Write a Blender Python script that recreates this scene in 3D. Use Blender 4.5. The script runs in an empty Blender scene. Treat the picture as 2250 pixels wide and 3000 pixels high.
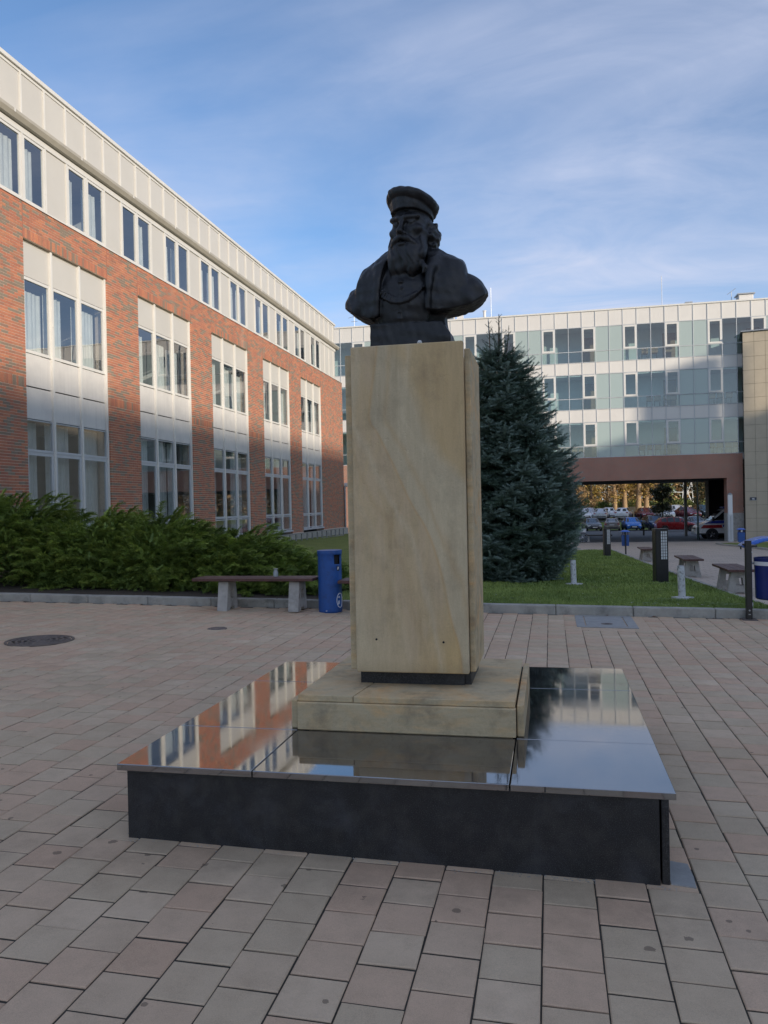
import bpy, math, random
import numpy as np
from mathutils import Matrix, Vector

random.seed(7)
RNG = np.random.default_rng(11)
scene = bpy.context.scene
COL = scene.collection

# ------------------------------------------------------------------ camera
CAM_F, YAW, PITCH, ROLL, CAM_H = 2308.59, 0.2079, -0.0079, 0.0204, 1.5221
cy, sy_, cp, sp, cr, sr = (math.cos(YAW), math.sin(YAW), math.cos(PITCH),
                           math.sin(PITCH), math.cos(ROLL), math.sin(ROLL))
lvl_r = Vector((cy, sy_, 0)); lvl_f = Vector((-sy_, cy, 0)); zz = Vector((0, 0, 1))
fwd = lvl_f * cp + zz * sp
upv = lvl_f * (-sp) + zz * cp
right = lvl_r * cr - upv * sr
up = lvl_r * sr + upv * cr
cam_data = bpy.data.cameras.new('camera')
cam_data.sensor_fit = 'HORIZONTAL'
cam_data.sensor_width = 36.0
cam_data.lens = CAM_F * 36.0 / 2250.0
cam_data.clip_start = 0.05
cam_data.clip_end = 3000
cam = bpy.data.objects.new('camera', cam_data)
COL.objects.link(cam)
m = Matrix((right, up, -fwd)).transposed().to_4x4()
m.translation = Vector((0, 0, CAM_H))
cam.matrix_world = m
scene.camera = cam

# ------------------------------------------------------------------ sky, sun, exposure
SUN_DIR = Vector((1.0, -0.80, 0.325)).normalized()          # towards the sun
SUN_EL = math.asin(SUN_DIR.z)
SUN_AZ = math.atan2(SUN_DIR.x, SUN_DIR.y)
world = bpy.data.worlds.new('World'); scene.world = world
world.use_nodes = True
wn, wl = world.node_tree.nodes, world.node_tree.links
wn.clear()
w_out = wn.new('ShaderNodeOutputWorld')
w_bg = wn.new('ShaderNodeBackground'); w_bg.inputs['Strength'].default_value = 0.098
sky = wn.new('ShaderNodeTexSky'); sky.sky_type = 'NISHITA'
sky.sun_disc = False; sky.sun_elevation = SUN_EL; sky.sun_rotation = SUN_AZ
sky.altitude = 200; sky.air_density = 0.85; sky.dust_density = 1.0; sky.ozone_density = 3.0
# thin high cloud, driven by direction on a flat cloud deck
tc = wn.new('ShaderNodeTexCoord')
sep = wn.new('ShaderNodeSeparateXYZ'); wl.new(tc.outputs['Generated'], sep.inputs[0])
den = wn.new('ShaderNodeMath'); den.operation = 'ADD'; den.inputs[1].default_value = 0.18
wl.new(sep.outputs['Z'], den.inputs[0])
den2 = wn.new('ShaderNodeMath'); den2.operation = 'MAXIMUM'; den2.inputs[1].default_value = 0.05
wl.new(den.outputs[0], den2.inputs[0])
dx = wn.new('ShaderNodeMath'); dx.operation = 'DIVIDE'
dy = wn.new('ShaderNodeMath'); dy.operation = 'DIVIDE'
wl.new(sep.outputs['X'], dx.inputs[0]); wl.new(den2.outputs[0], dx.inputs[1])
wl.new(sep.outputs['Y'], dy.inputs[0]); wl.new(den2.outputs[0], dy.inputs[1])
comb = wn.new('ShaderNodeCombineXYZ')
wl.new(dx.outputs[0], comb.inputs[0]); wl.new(dy.outputs[0], comb.inputs[1])
mp = wn.new('ShaderNodeMapping'); mp.inputs['Rotation'].default_value = (0, 0, math.radians(60))
mp.inputs['Scale'].default_value = (0.5, 1.15, 1); mp.inputs['Location'].default_value = (5.48, 8.8, 0)
wl.new(comb.outputs[0], mp.inputs[0])
nz = wn.new('ShaderNodeTexNoise'); nz.inputs['Scale'].default_value = 0.9
nz.inputs['Detail'].default_value = 8; nz.inputs['Roughness'].default_value = 0.52
nz.inputs['Distortion'].default_value = 0.6
wl.new(mp.outputs[0], nz.inputs['Vector'])
crp = wn.new('ShaderNodeValToRGB')
crp.color_ramp.elements[0].position = 0.34; crp.color_ramp.elements[0].color = (0, 0, 0, 1)
crp.color_ramp.elements[1].position = 0.66; crp.color_ramp.elements[1].color = (1, 1, 1, 1)
wl.new(nz.outputs['Fac'], crp.inputs[0])
nz2 = wn.new('ShaderNodeTexNoise'); nz2.inputs['Scale'].default_value = 3.4
nz2.inputs['Detail'].default_value = 9; nz2.inputs['Roughness'].default_value = 0.6; nz2.inputs['Distortion'].default_value = 0.9
wl.new(mp.outputs[0], nz2.inputs['Vector'])
wsp = wn.new('ShaderNodeMapRange'); wsp.inputs['From Min'].default_value = 0.30; wsp.inputs['From Max'].default_value = 0.68
wsp.inputs['To Min'].default_value = 0.45; wsp.inputs['To Max'].default_value = 1.25
wl.new(nz2.outputs['Fac'], wsp.inputs['Value'])
cm0 = wn.new('ShaderNodeMath'); cm0.operation = 'MULTIPLY'
wl.new(crp.outputs[0], cm0.inputs[0]); wl.new(wsp.outputs['Result'], cm0.inputs[1])
cm = wn.new('ShaderNodeMath'); cm.operation = 'MULTIPLY'; cm.inputs[1].default_value = 0.85; cm.use_clamp = True
wl.new(cm0.outputs[0], cm.inputs[0])
cmix = wn.new('ShaderNodeMix'); cmix.data_type = 'RGBA'
cmix.inputs['B'].default_value = (3.15, 3.4, 4.25, 1)
wl.new(cm.outputs[0], cmix.inputs['Factor'])
wl.new(sky.outputs[0], cmix.inputs['A'])
wl.new(cmix.outputs['Result'], w_bg.inputs['Color'])
wl.new(w_bg.outputs[0], w_out.inputs[0])

sun_data = bpy.data.lights.new('sun', 'SUN')
sun_data.energy = 2.0; sun_data.angle = math.radians(0.53); sun_data.color = (1.0, 0.87, 0.70)
sun_o = bpy.data.objects.new('sun', sun_data); COL.objects.link(sun_o)
sun_o.rotation_euler = SUN_DIR.to_track_quat('Z', 'Y').to_euler()
sun_o.location = (30, -24, 40)

scene.view_settings.view_transform = 'Standard'
scene.view_settings.look = 'None'
scene.view_settings.exposure = 1.12
scene.view_settings.gamma = 1.0
scene.view_settings.use_curve_mapping = False
scene.render.engine = 'CYCLES'
scene.cycles.use_denoising = True
scene.cycles.max_bounces = 8
scene.cycles.transparent_max_bounces = 16
scene.cycles.caustics_reflective = False
scene.cycles.caustics_refractive = False

# ------------------------------------------------------------------ materials
MATS = {}
class NT:
    """small helper around a material node tree"""
    def __init__(s, name):
        s.m = bpy.data.materials.new(name); s.m.use_nodes = True
        s.n, s.l = s.m.node_tree.nodes, s.m.node_tree.links
        s.n.clear()
        s.out = s.n.new('ShaderNodeOutputMaterial')
        s.b = s.n.new('ShaderNodeBsdfPrincipled')
        s.l.new(s.b.outputs[0], s.out.inputs[0])
        s.tc = s.n.new('ShaderNodeTexCoord')
        MATS[name] = s.m
    def new(s, t, **kw):
        nd = s.n.new(t)
        for k, v in kw.items(): setattr(nd, k, v)
        return nd
    def link(s, a, b): s.l.new(a, b)
    def noise(s, scale, detail=4, rough=0.55, vec=None, dist=0.0, coord='Object'):
        nd = s.n.new('ShaderNodeTexNoise')
        nd.inputs['Scale'].default_value = scale; nd.inputs['Detail'].default_value = detail
        nd.inputs['Roughness'].default_value = rough; nd.inputs['Distortion'].default_value = dist
        s.l.new(vec if vec is not None else s.tc.outputs[coord], nd.inputs['Vector'])
        return nd.outputs['Fac']
    def mapping(s, scale=(1, 1, 1), rot=(0, 0, 0), loc=(0, 0, 0), coord='Object'):
        nd = s.n.new('ShaderNodeMapping')
        nd.inputs['Scale'].default_value = scale; nd.inputs['Rotation'].default_value = rot
        nd.inputs['Location'].default_value = loc
        s.l.new(s.tc.outputs[coord], nd.inputs['Vector']); return nd.outputs[0]
    def ramp(s, fac, stops):
        nd = s.n.new('ShaderNodeValToRGB'); e = nd.color_ramp.elements
        while len(e) < len(stops): e.new(0.5)
        for el, (p, c) in zip(e, stops):
            el.position = p
            el.color = (*c, 1) if hasattr(c, '__len__') else (c, c, c, 1)
        s.l.new(fac, nd.inputs[0]); return nd.outputs[0]
    def mix(s, fac, a, b, mode='MIX'):
        nd = s.n.new('ShaderNodeMix'); nd.data_type = 'RGBA'; nd.blend_type = mode
        for sock, v in (('Factor', fac), ('A', a), ('B', b)):
            if isinstance(v, (int, float)): nd.inputs[sock].default_value = v if sock == 'Factor' else (v, v, v, 1)
            elif isinstance(v, tuple): nd.inputs[sock].default_value = (*v, 1)
            else: s.l.new(v, nd.inputs[sock])
        return nd.outputs['Result']
    def math(s, op, a, b=None, c=None, clamp=False):
        nd = s.n.new('ShaderNodeMath'); nd.operation = op; nd.use_clamp = clamp
        for i, v in enumerate((a, b, c)):
            if v is None: continue
            if isinstance(v, (int, float)): nd.inputs[i].default_value = v
            else: s.l.new(v, nd.inputs[i])
        return nd.outputs[0]
    def bump(s, h, strength=0.3, dist=0.01):
        nd = s.n.new('ShaderNodeBump')
        nd.inputs['Strength'].default_value = strength; nd.inputs['Distance'].default_value = dist
        s.l.new(h, nd.inputs['Height']); s.l.new(nd.outputs[0], s.b.inputs['Normal'])
    def set(s, color=None, rough=None, metal=None, ior=None, spec=None):
        for key, v in (('Base Color', color), ('Roughness', rough), ('Metallic', metal), ('IOR', ior), ('Specular IOR Level', spec)):
            if v is None: continue
            if isinstance(v, (int, float)): s.b.inputs[key].default_value = v
            elif isinstance(v, tuple): s.b.inputs[key].default_value = (*v, 1)
            else: s.l.new(v, s.b.inputs[key])
        return s

def simple(name, c, rough=0.5, metal=0.0, var=0.18, nscale=6.0, bump=0.0, bscale=60.0, dirt=None):
    """plain painted / cast surface with slight tone variation and fine relief"""
    t = NT(name)
    n = t.noise(nscale, 5, 0.6)
    lo = tuple(max(0, x * (1 - var)) for x in c); hi = tuple(min(1, x * (1 + var)) for x in c)
    colr = t.ramp(n, [(0.3, lo), (0.7, hi)])
    if dirt:
        dn = t.noise(dirt[1], 6, 0.65)
        colr = t.mix(t.ramp(dn, [(0.5, 0.0), (0.72, dirt[2])]), colr, dirt[0])
    rr = t.ramp(t.noise(nscale * 2.3, 4), [(0.3, max(0.02, rough - 0.08)), (0.7, min(1, rough + 0.08))])
    t.set(color=colr, rough=rr, metal=metal)
    if bump: t.bump(t.noise(bscale, 4, 0.6), bump, 0.01)
    return t.m

def island_random(t):
    a = t.new('ShaderNodeAttribute'); a.attribute_name = 'rnd'
    return a.outputs['Fac']

def paver_material(name, rnd_kind):
    t = NT(name)
    if rnd_kind == 'object':
        oi = t.new('ShaderNodeObjectInfo'); rnd = oi.outputs['Random']
    else: rnd = island_random(t)
    geo = t.new('ShaderNodeNewGeometry'); pos = geo.outputs['Position']
    base = t.ramp(rnd, [(0.0, (0.454, 0.366, 0.257)), (0.22, (0.522, 0.419, 0.298)), (0.40, (0.539, 0.398, 0.285)),
                        (0.60, (0.567, 0.382, 0.271)), (0.80, (0.516, 0.334, 0.233)), (0.93, (0.556, 0.435, 0.312)), (1.0, (0.612, 0.477, 0.345))])
    grime = t.noise(9.0, 6, 0.7, vec=pos)
    base = t.mix(t.ramp(grime, [(0.42, 0.0), (0.72, 0.45)]), base, (0.267, 0.201, 0.140))
    g = t.noise(260, 3, 0.7, vec=pos)
    base = t.mix(t.ramp(g, [(0.35, 0.0), (0.7, 0.5)]), base, (0.787, 0.592, 0.391))
    g2 = t.noise(420, 2, 0.6, vec=pos)
    base = t.mix(t.ramp(g2, [(0.60, 0.0), (0.72, 0.55)]), base, (0.236, 0.169, 0.113))
    big = t.noise(1.1, 5, 0.6, vec=pos)
    base = t.mix(t.ramp(big, [(0.35, 0.0), (0.75, 0.34)]), base, (0.393, 0.275, 0.177))
    # dark chewing gum spots
    v = t.new('ShaderNodeTexVoronoi'); v.feature = 'F1'; v.inputs['Scale'].default_value = 9.0
    t.link(pos, v.inputs['Vector'])
    sp_ = t.math('LESS_THAN', t.math('ADD', v.outputs['Distance'], t.math('MULTIPLY', t.noise(60, 2, vec=pos), 0.10)), 0.155)
    sel = t.new('ShaderNodeTexWhiteNoise'); t.link(v.outputs['Position'], sel.inputs['Vector'])
    spm = t.math('MULTIPLY', sp_, t.math('LESS_THAN', sel.outputs['Value'], 0.20))
    # a dirtier strip in front of the plinth
    sx = t.new('ShaderNodeSeparateXYZ'); t.link(pos, sx.inputs[0])
    v2 = t.new('ShaderNodeTexVoronoi'); v2.feature = 'F1'; v2.inputs['Scale'].default_value = 7.0; t.link(pos, v2.inputs['Vector'])
    near = t.ramp(t.math('ABSOLUTE', t.math('SUBTRACT', sx.outputs['Y'], 3.05)), [(0.05, 1.0), (0.33, 0.0)])
    sel2 = t.new('ShaderNodeTexWhiteNoise'); t.link(v2.outputs['Position'], sel2.inputs['Vector'])
    bl = t.math('LESS_THAN', t.math('ADD', v2.outputs['Distance'], t.math('MULTIPLY', t.noise(45, 3, vec=pos), 0.22)), 0.25)
    bl = t.math('MULTIPLY', bl, t.math('LESS_THAN', sel2.outputs['Value'], t.math('MULTIPLY', near, 0.55)))
    spm = t.math('MAXIMUM', spm, bl)
    base = t.mix(t.math('MULTIPLY', near, t.ramp(t.noise(6, 5, 0.65, vec=pos), [(0.35, 0.0), (0.7, 0.35)])), base, (0.212, 0.165, 0.116))
    base = t.mix(t.math('MULTIPLY', spm, 0.7), base, (0.144, 0.106, 0.075))
    t.set(color=base, rough=t.ramp(big, [(0.3, 0.72), (0.8, 0.88)]), spec=0.35)
    t.bump(t.noise(330, 3, 0.7, vec=pos), 0.35, 0.003)
    return t.m
paver_material('paver_object', 'object'); paver_material('paver_field', 'attr')

def brick_material(name, kind):
    t = NT(name)
    rnd = t.new('ShaderNodeObjectInfo').outputs['Random'] if kind == 'object' else island_random(t)
    c = t.ramp(rnd, [(0.0, (0.266, 0.227, 0.175)), (0.24, (0.246, 0.189, 0.145)), (0.30, (0.399, 0.159, 0.105)),
                     (0.62, (0.491, 0.189, 0.116)), (0.85, (0.558, 0.227, 0.126)), (1.0, (0.373, 0.181, 0.119))])
    geo = t.new('ShaderNodeNewGeometry')
    n = t.noise(30, 5, 0.65, vec=geo.outputs['Position'])
    c = t.mix(t.ramp(n, [(0.42, 0.0), (0.75, 0.5)]), c, (0.21, 0.14, 0.11))
    # lime bloom washed down a few piers
    mp_ = t.new('ShaderNodeMapping'); mp_.inputs['Scale'].default_value = (0.6, 0.9, 0.28)
    t.link(geo.outputs['Position'], mp_.inputs[0])
    st = t.noise(1.3, 5, 0.6, vec=mp_.outputs[0])
    c = t.mix(t.ramp(st, [(0.60, 0.0), (0.80, 0.38)]), c, (0.48, 0.40, 0.32))
    t.set(color=c, rough=0.85, spec=0.3)
    t.bump(n, 0.4, 0.004)
    return t.m
brick_material('brick_object', 'object'); brick_material('brick_field', 'attr')
simple('mortar', (0.66, 0.54, 0.44), 0.92, var=0.15, nscale=14, bump=0.3)
simple('red_sealant', (0.33, 0.13, 0.09), 0.75, var=0.1)

def far_brick():
    t = NT('far_brick')
    mp_ = t.mapping(rot=(math.radians(90), 0, 0))
    bt = t.new('ShaderNodeTexBrick'); t.link(mp_, bt.inputs['Vector'])
    bt.inputs['Scale'].default_value = 1.0; bt.inputs['Brick Width'].default_value = 0.21
    bt.inputs['Row Height'].default_value = 0.06; bt.inputs['Mortar Size'].default_value = 0.007
    bt.inputs['Color1'].default_value = (0.40, 0.155, 0.105, 1); bt.inputs['Color2'].default_value = (0.31, 0.165, 0.125, 1)
    bt.inputs['Mortar'].default_value = (0.48, 0.37, 0.29, 1)
    n = t.noise(0.8, 5, 0.6)
    t.set(color=t.mix(t.ramp(n, [(0.4, 0.0), (0.8, 0.5)]), bt.outputs['Color'], (0.25, 0.125, 0.095)), rough=0.88)
    t.bump(bt.outputs['Fac'], -0.4, 0.006)
far_brick()

def sandstone(name, veined):
    t = NT(name)
    o = t.tc.outputs['Object']
    sep_ = t.new('ShaderNodeSeparateXYZ'); t.link(o, sep_.inputs[0])
    warp = t.noise(3.2, 5, 0.55)
    wv = t.math('MULTIPLY', t.math('SUBTRACT', warp, 0.5), 0.10)
    grey = (0.589, 0.481, 0.306); tan = (0.624, 0.470, 0.275); pink = (0.618, 0.465, 0.288); ochre = (0.641, 0.449, 0.208); brown = (0.520, 0.374, 0.208)
    if veined:
        # position over the slab: fx 0..1 left to right, fz 0..1 bottom to top
        fx = t.math('DIVIDE', t.math('ADD', sep_.outputs['X'], 0.27), 0.54)
        fz = t.math('DIVIDE', sep_.outputs['Z'], 1.56)
        fxw = t.math('ADD', fx, t.math('MULTIPLY', t.math('SUBTRACT', warp, 0.5), 0.16))
        def curve(pts):
            fc = t.new('ShaderNodeFloatCurve'); cvm = fc.mapping; c0 = cvm.curves[0]
            c0.points[0].location = pts[0]; c0.points[-1].location = pts[-1]
            for p in pts[1:-1]: c0.points.new(*p)
            cvm.update(); t.link(fz, fc.inputs['Value']); return fc.outputs[0]
        e1 = curve([(0.0, 1.0), (0.07, 0.98), (0.18, 0.90), (0.34, 0.81), (0.465, 0.70), (0.58, 0.52), (0.73, 0.33), (0.82, 0.195), (0.865, 0.125), (0.92, 0.14), (1.0, 0.17)])
        side = t.math('SUBTRACT', t.math('ADD', fx, t.math('MULTIPLY', t.math('SUBTRACT', warp, 0.5), 0.05)), e1)
        m1 = t.ramp(t.math('ADD', t.math('MULTIPLY', side, 14.0), 0.5), [(0.42, 0.0), (0.58, 1.0)])
        e2 = curve([(0.0, 1.3), (0.55, 1.25), (0.68, 0.95), (0.78, 0.72), (0.9, 0.62), (1.0, 0.50)])
        m2 = t.ramp(t.math('ADD', t.math('MULTIPLY', t.math('SUBTRACT', fxw, e2), 3.0), 0.5), [(0.30, 0.0), (0.75, 1.0)])
        mpb = t.mapping(scale=(7, 2, 1.6), rot=(0, math.radians(28), 0))
        bands = t.noise(1.0, 4, 0.55, vec=mpb, dist=0.8)
        left = t.ramp(bands, [(0.25, brown), (0.42, tan), (0.52, pink), (0.62, tan), (0.78, grey)])
        lowleft = t.ramp(t.math('ADD', fz, t.math('MULTIPLY', fxw, 0.75)), [(0.12, 1.0), (0.52, 0.0)])
        left = t.mix(t.math('MULTIPLY', lowleft, 0.75), left, (0.670, 0.551, 0.359))
        och = t.ramp(t.math('SUBTRACT', fxw, t.math('MULTIPLY', fz, 1.6)), [(0.42, 0.0), (0.75, 0.8)])
        left = t.mix(och, left, ochre)
        rightc = t.mix(m2, t.ramp(bands, [(0.3, (0.566, 0.465, 0.306)), (0.7, (0.647, 0.529, 0.345))]), t.ramp(bands, [(0.3, (0.578, 0.412, 0.213)), (0.7, (0.630, 0.476, 0.275))]))
        # further soft veins parallel to the main one
        for (off_, wid, amt, tone) in ((0.16, 0.05, 0.55, (0.578, 0.412, 0.230)), (0.34, 0.035, 0.40, (0.693, 0.577, 0.381)), (-0.20, 0.06, 0.55, (0.693, 0.572, 0.381)), (-0.36, 0.04, 0.45, (0.543, 0.380, 0.208)), (-0.52, 0.05, 0.40, (0.670, 0.535, 0.341))):
            sd = t.math('ABSOLUTE', t.math('SUBTRACT', t.math('ADD', side, t.math('MULTIPLY', t.math('SUBTRACT', bands, 0.5), 0.22)), off_))
            vm = t.ramp(sd, [(0.0, amt), (wid, 0.0)])
            if off_ > 0: rightc = t.mix(vm, rightc, tone)
            else: left = t.mix(vm, left, tone)
        col_ = t.mix(m1, left, rightc)
        edge = t.ramp(t.math('ABSOLUTE', side), [(0.0, 0.30), (0.022, 0.0)])
        col_ = t.mix(edge, col_, (0.640, 0.337, 0.104))
    else:
        mpb = t.mapping(scale=(2.2, 3, 5), rot=(0, math.radians(35), 0))
        bands = t.noise(1.0, 5, 0.6, vec=mpb, dist=1.2)
        col_ = t.ramp(bands, [(0.22, brown), (0.34, tan), (0.45, grey), (0.60, (0.686, 0.490, 0.270)), (0.72, (0.747, 0.452, 0.209)), (0.80, (0.640, 0.319, 0.126))])
    bed = t.noise(1.0, 6, 0.7, vec=t.mapping(scale=(26, 26, 3.5) if veined else (9, 9, 40), rot=(0, math.radians(24) if veined else 0.1, 0)), dist=0.4)
    col_ = t.mix(t.ramp(bed, [(0.40, 0.0), (0.72, 0.30)]), col_, (0.312, 0.214, 0.115))
    if veined:
        drip = t.noise(1.0, 5, 0.6, vec=t.mapping(scale=(14, 14, 0.8)))
        col_ = t.mix(t.math('MULTIPLY', t.ramp(drip, [(0.52, 0.0), (0.75, 0.35)]), t.ramp(fz, [(0.55, 0.0), (1.0, 1.0)])), col_, (0.231, 0.176, 0.106))
        col_ = t.mix(t.ramp(t.math('ADD', fz, t.math('MULTIPLY', warp, 0.05)), [(0.0, 0.55), (0.07, 0.0)]), col_, (0.254, 0.192, 0.106))
    gr = t.noise(240, 3, 0.7)
    col_ = t.mix(t.ramp(gr, [(0.40, 0.0), (0.75, 0.22)]), col_, (0.12, 0.10, 0.08))
    dirt = t.noise(5.5, 6, 0.7)
    col_ = t.mix(t.ramp(dirt, [(0.50, 0.0), (0.80, 0.38 if veined else 0.75)]), col_, (0.13, 0.112, 0.09))
    pit = t.noise(26, 3, 0.5)
    t.set(color=col_, rough=0.84, spec=0.3)
    t.bump(t.math('ADD', t.math('MULTIPLY', gr, 0.4), t.math('MULTIPLY', t.ramp(pit, [(0.28, 0.0), (0.34, 1.0)]), 0.8)), 0.35, 0.004)
    return t.m
sandstone('sandstone_veined', True); sandstone('sandstone_weathered', False)

def granite(name, rough_lo, rough_hi, ior, bloom, polished):
    t = NT(name)
    n = t.noise(300, 3, 0.65)
    c = t.ramp(n, [(0.35, (0.007, 0.007, 0.008)), (0.56, (0.018, 0.018, 0.020)), (0.68, (0.10, 0.10, 0.105))])
    b = t.noise(3.6, 7, 0.66, dist=0.6)
    c = t.mix(t.ramp(b, [(0.50, 0.0), (0.72, bloom)]), c, (0.070, 0.073, 0.085))
    fine = t.noise(60, 5, 0.7)
    if polished:
        dust_haze = t.math('MULTIPLY', t.ramp(t.noise(2.4, 6, 0.62), [(0.38, 0.0), (0.75, 1.0)]), t.ramp(fine, [(0.3, 0.4), (0.7, 1.0)]))
        c = t.mix(t.math('MULTIPLY', dust_haze, 0.30), c, (0.22, 0.21, 0.20))  # dust tone also lifts blacks, a milky reflection haze put into colour
        mark = t.new('ShaderNodeTexVoronoi'); mark.feature = 'SMOOTH_F1'; mark.inputs['Scale'].default_value = 3.2
        t.link(t.tc.outputs['Object'], mark.inputs['Vector'])
        ring = t.ramp(t.math('ADD', mark.outputs['Distance'], t.math('MULTIPLY', fine, 0.12)), [(0.20, 0.0), (0.24, 0.22), (0.27, 0.0)])
        c = t.mix(ring, c, (0.16, 0.155, 0.15))
        t.set(color=c, rough=t.ramp(dust_haze, [(0.0, rough_lo), (1.0, rough_hi)]), ior=ior)
        t.bump(t.noise(2.0, 2), 0.012, 0.01)
    else:
        streak = t.noise(1.0, 6, 0.65, vec=t.mapping(scale=(7, 7, 1.2)))
        c = t.mix(t.ramp(streak, [(0.55, 0.0), (0.78, 0.4)]), c, (0.055, 0.055, 0.058))
        lowd = t.ramp(t.math('ADD', t.noise(12, 4), 0.0), [(0.45, 0.0), (0.8, 0.35)])
        c = t.mix(lowd, c, (0.075, 0.070, 0.062))
        t.set(color=c, rough=t.ramp(t.noise(9, 5, 0.6), [(0.3, rough_lo), (0.75, rough_hi)]), ior=ior)
        t.bump(fine, 0.22, 0.003)
    return t.m
granite('granite_polished', 0.025, 0.12, 3.7, 0.25, True)
granite('granite_honed', 0.36, 0.58, 1.45, 0.45, False)

def bronze():
    t = NT('dark_bronze')
    n = t.noise(14, 6, 0.65)
    c = t.ramp(n, [(0.3, (0.005, 0.0055, 0.007)), (0.6, (0.010, 0.0105, 0.013)), (0.85, (0.028, 0.028, 0.026))])
    t.set(color=c, rough=t.ramp(t.noise(30, 5, 0.6), [(0.3, 0.30), (0.7, 0.55)]), metal=0.1, spec=0.5)
    t.bump(t.noise(55, 6, 0.72), 0.5, 0.006)
bronze()

simple('white_panel', (0.55, 0.53, 0.49), 0.42, var=0.035, nscale=0.8)
def stained_panel():
    t = NT('stained_panel')
    n = t.noise(2.2, 6, 0.62)
    c = t.mix(t.ramp(n, [(0.42, 0.0), (0.72, 0.5)]), (0.66, 0.635, 0.60), (0.50, 0.485, 0.47))
    mpv = t.mapping(scale=(12, 12, 0.7)); d = t.noise(1.0, 5, 0.6, vec=mpv)
    c = t.mix(t.ramp(d, [(0.52, 0.0), (0.75, 0.35)]), c, (0.47, 0.45, 0.43))
    t.set(color=c, rough=0.5)
stained_panel()
simple('white_aluminium', (0.66, 0.645, 0.61), 0.35, var=0.04, nscale=2)
simple('grey_aluminium', (0.50, 0.52, 0.54), 0.35, var=0.05, nscale=2)
simple('soffit_metal', (0.40, 0.37, 0.31), 0.45, var=0.08, nscale=3)
simple('far_white_panel', (0.66, 0.635, 0.60), 0.45, var=0.04, nscale=0.7)
simple('tan_tile', (0.47, 0.40, 0.30), 0.5, var=0.06, nscale=1.5)
simple('tile_joint', (0.20, 0.18, 0.15), 0.8)
simple('roof_dark', (0.10, 0.10, 0.10), 0.8)
simple('concrete', (0.40, 0.38, 0.35), 0.9, var=0.15, nscale=9, bump=0.5, bscale=90, dirt=((0.17, 0.16, 0.145), 7, 0.6))
simple('kerb_concrete', (0.35, 0.34, 0.305), 0.9, var=0.14, nscale=6, bump=0.45, bscale=120, dirt=((0.115, 0.115, 0.105), 4, 0.7))
simple('soil', (0.045, 0.035, 0.025), 0.95, var=0.3, nscale=12, bump=0.8, bscale=30)
simple('joint_sand', (0.040, 0.036, 0.028), 0.95, var=0.35, nscale=20, bump=0.5)
simple('asphalt', (0.10, 0.098, 0.098), 0.85, var=0.2, nscale=1.5, bump=0.3, bscale=120)
simple('plank_paint', (0.085, 0.035, 0.028), 0.55, var=0.3, nscale=22, bump=0.3, bscale=40)
simple('blue_paint', (0.014, 0.080, 0.30), 0.42, var=0.14, nscale=5, bump=0.05, dirt=((0.02, 0.035, 0.08), 9, 0.5))
simple('deep_blue_paint', (0.010, 0.022, 0.16), 0.35, var=0.12, nscale=5, dirt=((0.02, 0.03, 0.07), 9, 0.4))
simple('lid_blue', (0.035, 0.13, 0.50), 0.3, var=0.1)
simple('black_paint', (0.010, 0.010, 0.012), 0.38, var=0.2, nscale=8, bump=0.05)
simple('chipped_white', (0.60, 0.61, 0.62), 0.5, var=0.08, nscale=10, dirt=((0.07, 0.06, 0.05), 16, 0.9))
simple('white_print', (0.75, 0.76, 0.78), 0.5, var=0.05)
simple('galvanised', (0.34, 0.35, 0.36), 0.45, 0.6, var=0.12, nscale=12)
simple('cast_iron', (0.15, 0.125, 0.11), 0.6, 0.3, var=0.25, nscale=14, bump=0.5, bscale=80)
simple('hatch_plate', (0.30, 0.30, 0.29), 0.7, var=0.12, nscale=9, bump=0.3)
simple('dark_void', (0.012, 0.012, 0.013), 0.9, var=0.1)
simple('interior_wall', (0.68, 0.69, 0.67), 0.8, var=0.05)
simple('interior_floor', (0.22, 0.20, 0.18), 0.6, var=0.1)
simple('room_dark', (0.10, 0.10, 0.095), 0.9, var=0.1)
simple('chair_shell', (0.30, 0.19, 0.11), 0.45)
simple('rubber', (0.014, 0.014, 0.015), 0.8, var=0.2)
simple('rim_alloy', (0.45, 0.46, 0.48), 0.3, 0.8, var=0.1)
simple('headlamp', (0.75, 0.78, 0.80), 0.1, var=0.03)
simple('tail_lamp', (0.32, 0.015, 0.012), 0.2, var=0.1)
simple('car_trim', (0.015, 0.015, 0.017), 0.5, var=0.1)
simple('plate_white', (0.70, 0.70, 0.68), 0.4, var=0.03)
simple('ambulance_red', (0.36, 0.012, 0.018), 0.3, var=0.05)
simple('ambulance_blue', (0.012, 0.045, 0.35), 0.3, var=0.05)
simple('bark_warm', (0.34, 0.23, 0.13), 0.9, var=0.35, nscale=9, bump=0.8, bscale=14)
simple('bark_dark', (0.060, 0.045, 0.035), 0.9, var=0.35, nscale=9, bump=0.8, bscale=20)
simple('pale_wall', (0.62, 0.55, 0.42), 0.8, var=0.1)
simple('plastic_white', (0.66, 0.66, 0.66), 0.35, var=0.04)
simple('jar_glass_paint', (0.30, 0.33, 0.33), 0.15, var=0.1)
simple('dry_leaf', (0.14, 0.062, 0.028), 0.8, var=0.35, nscale=20)

def lamp_glass():
    t = NT('lamp_glass')
    t.set(color=(0.72, 0.74, 0.76), rough=0.25)
lamp_glass()

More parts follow.
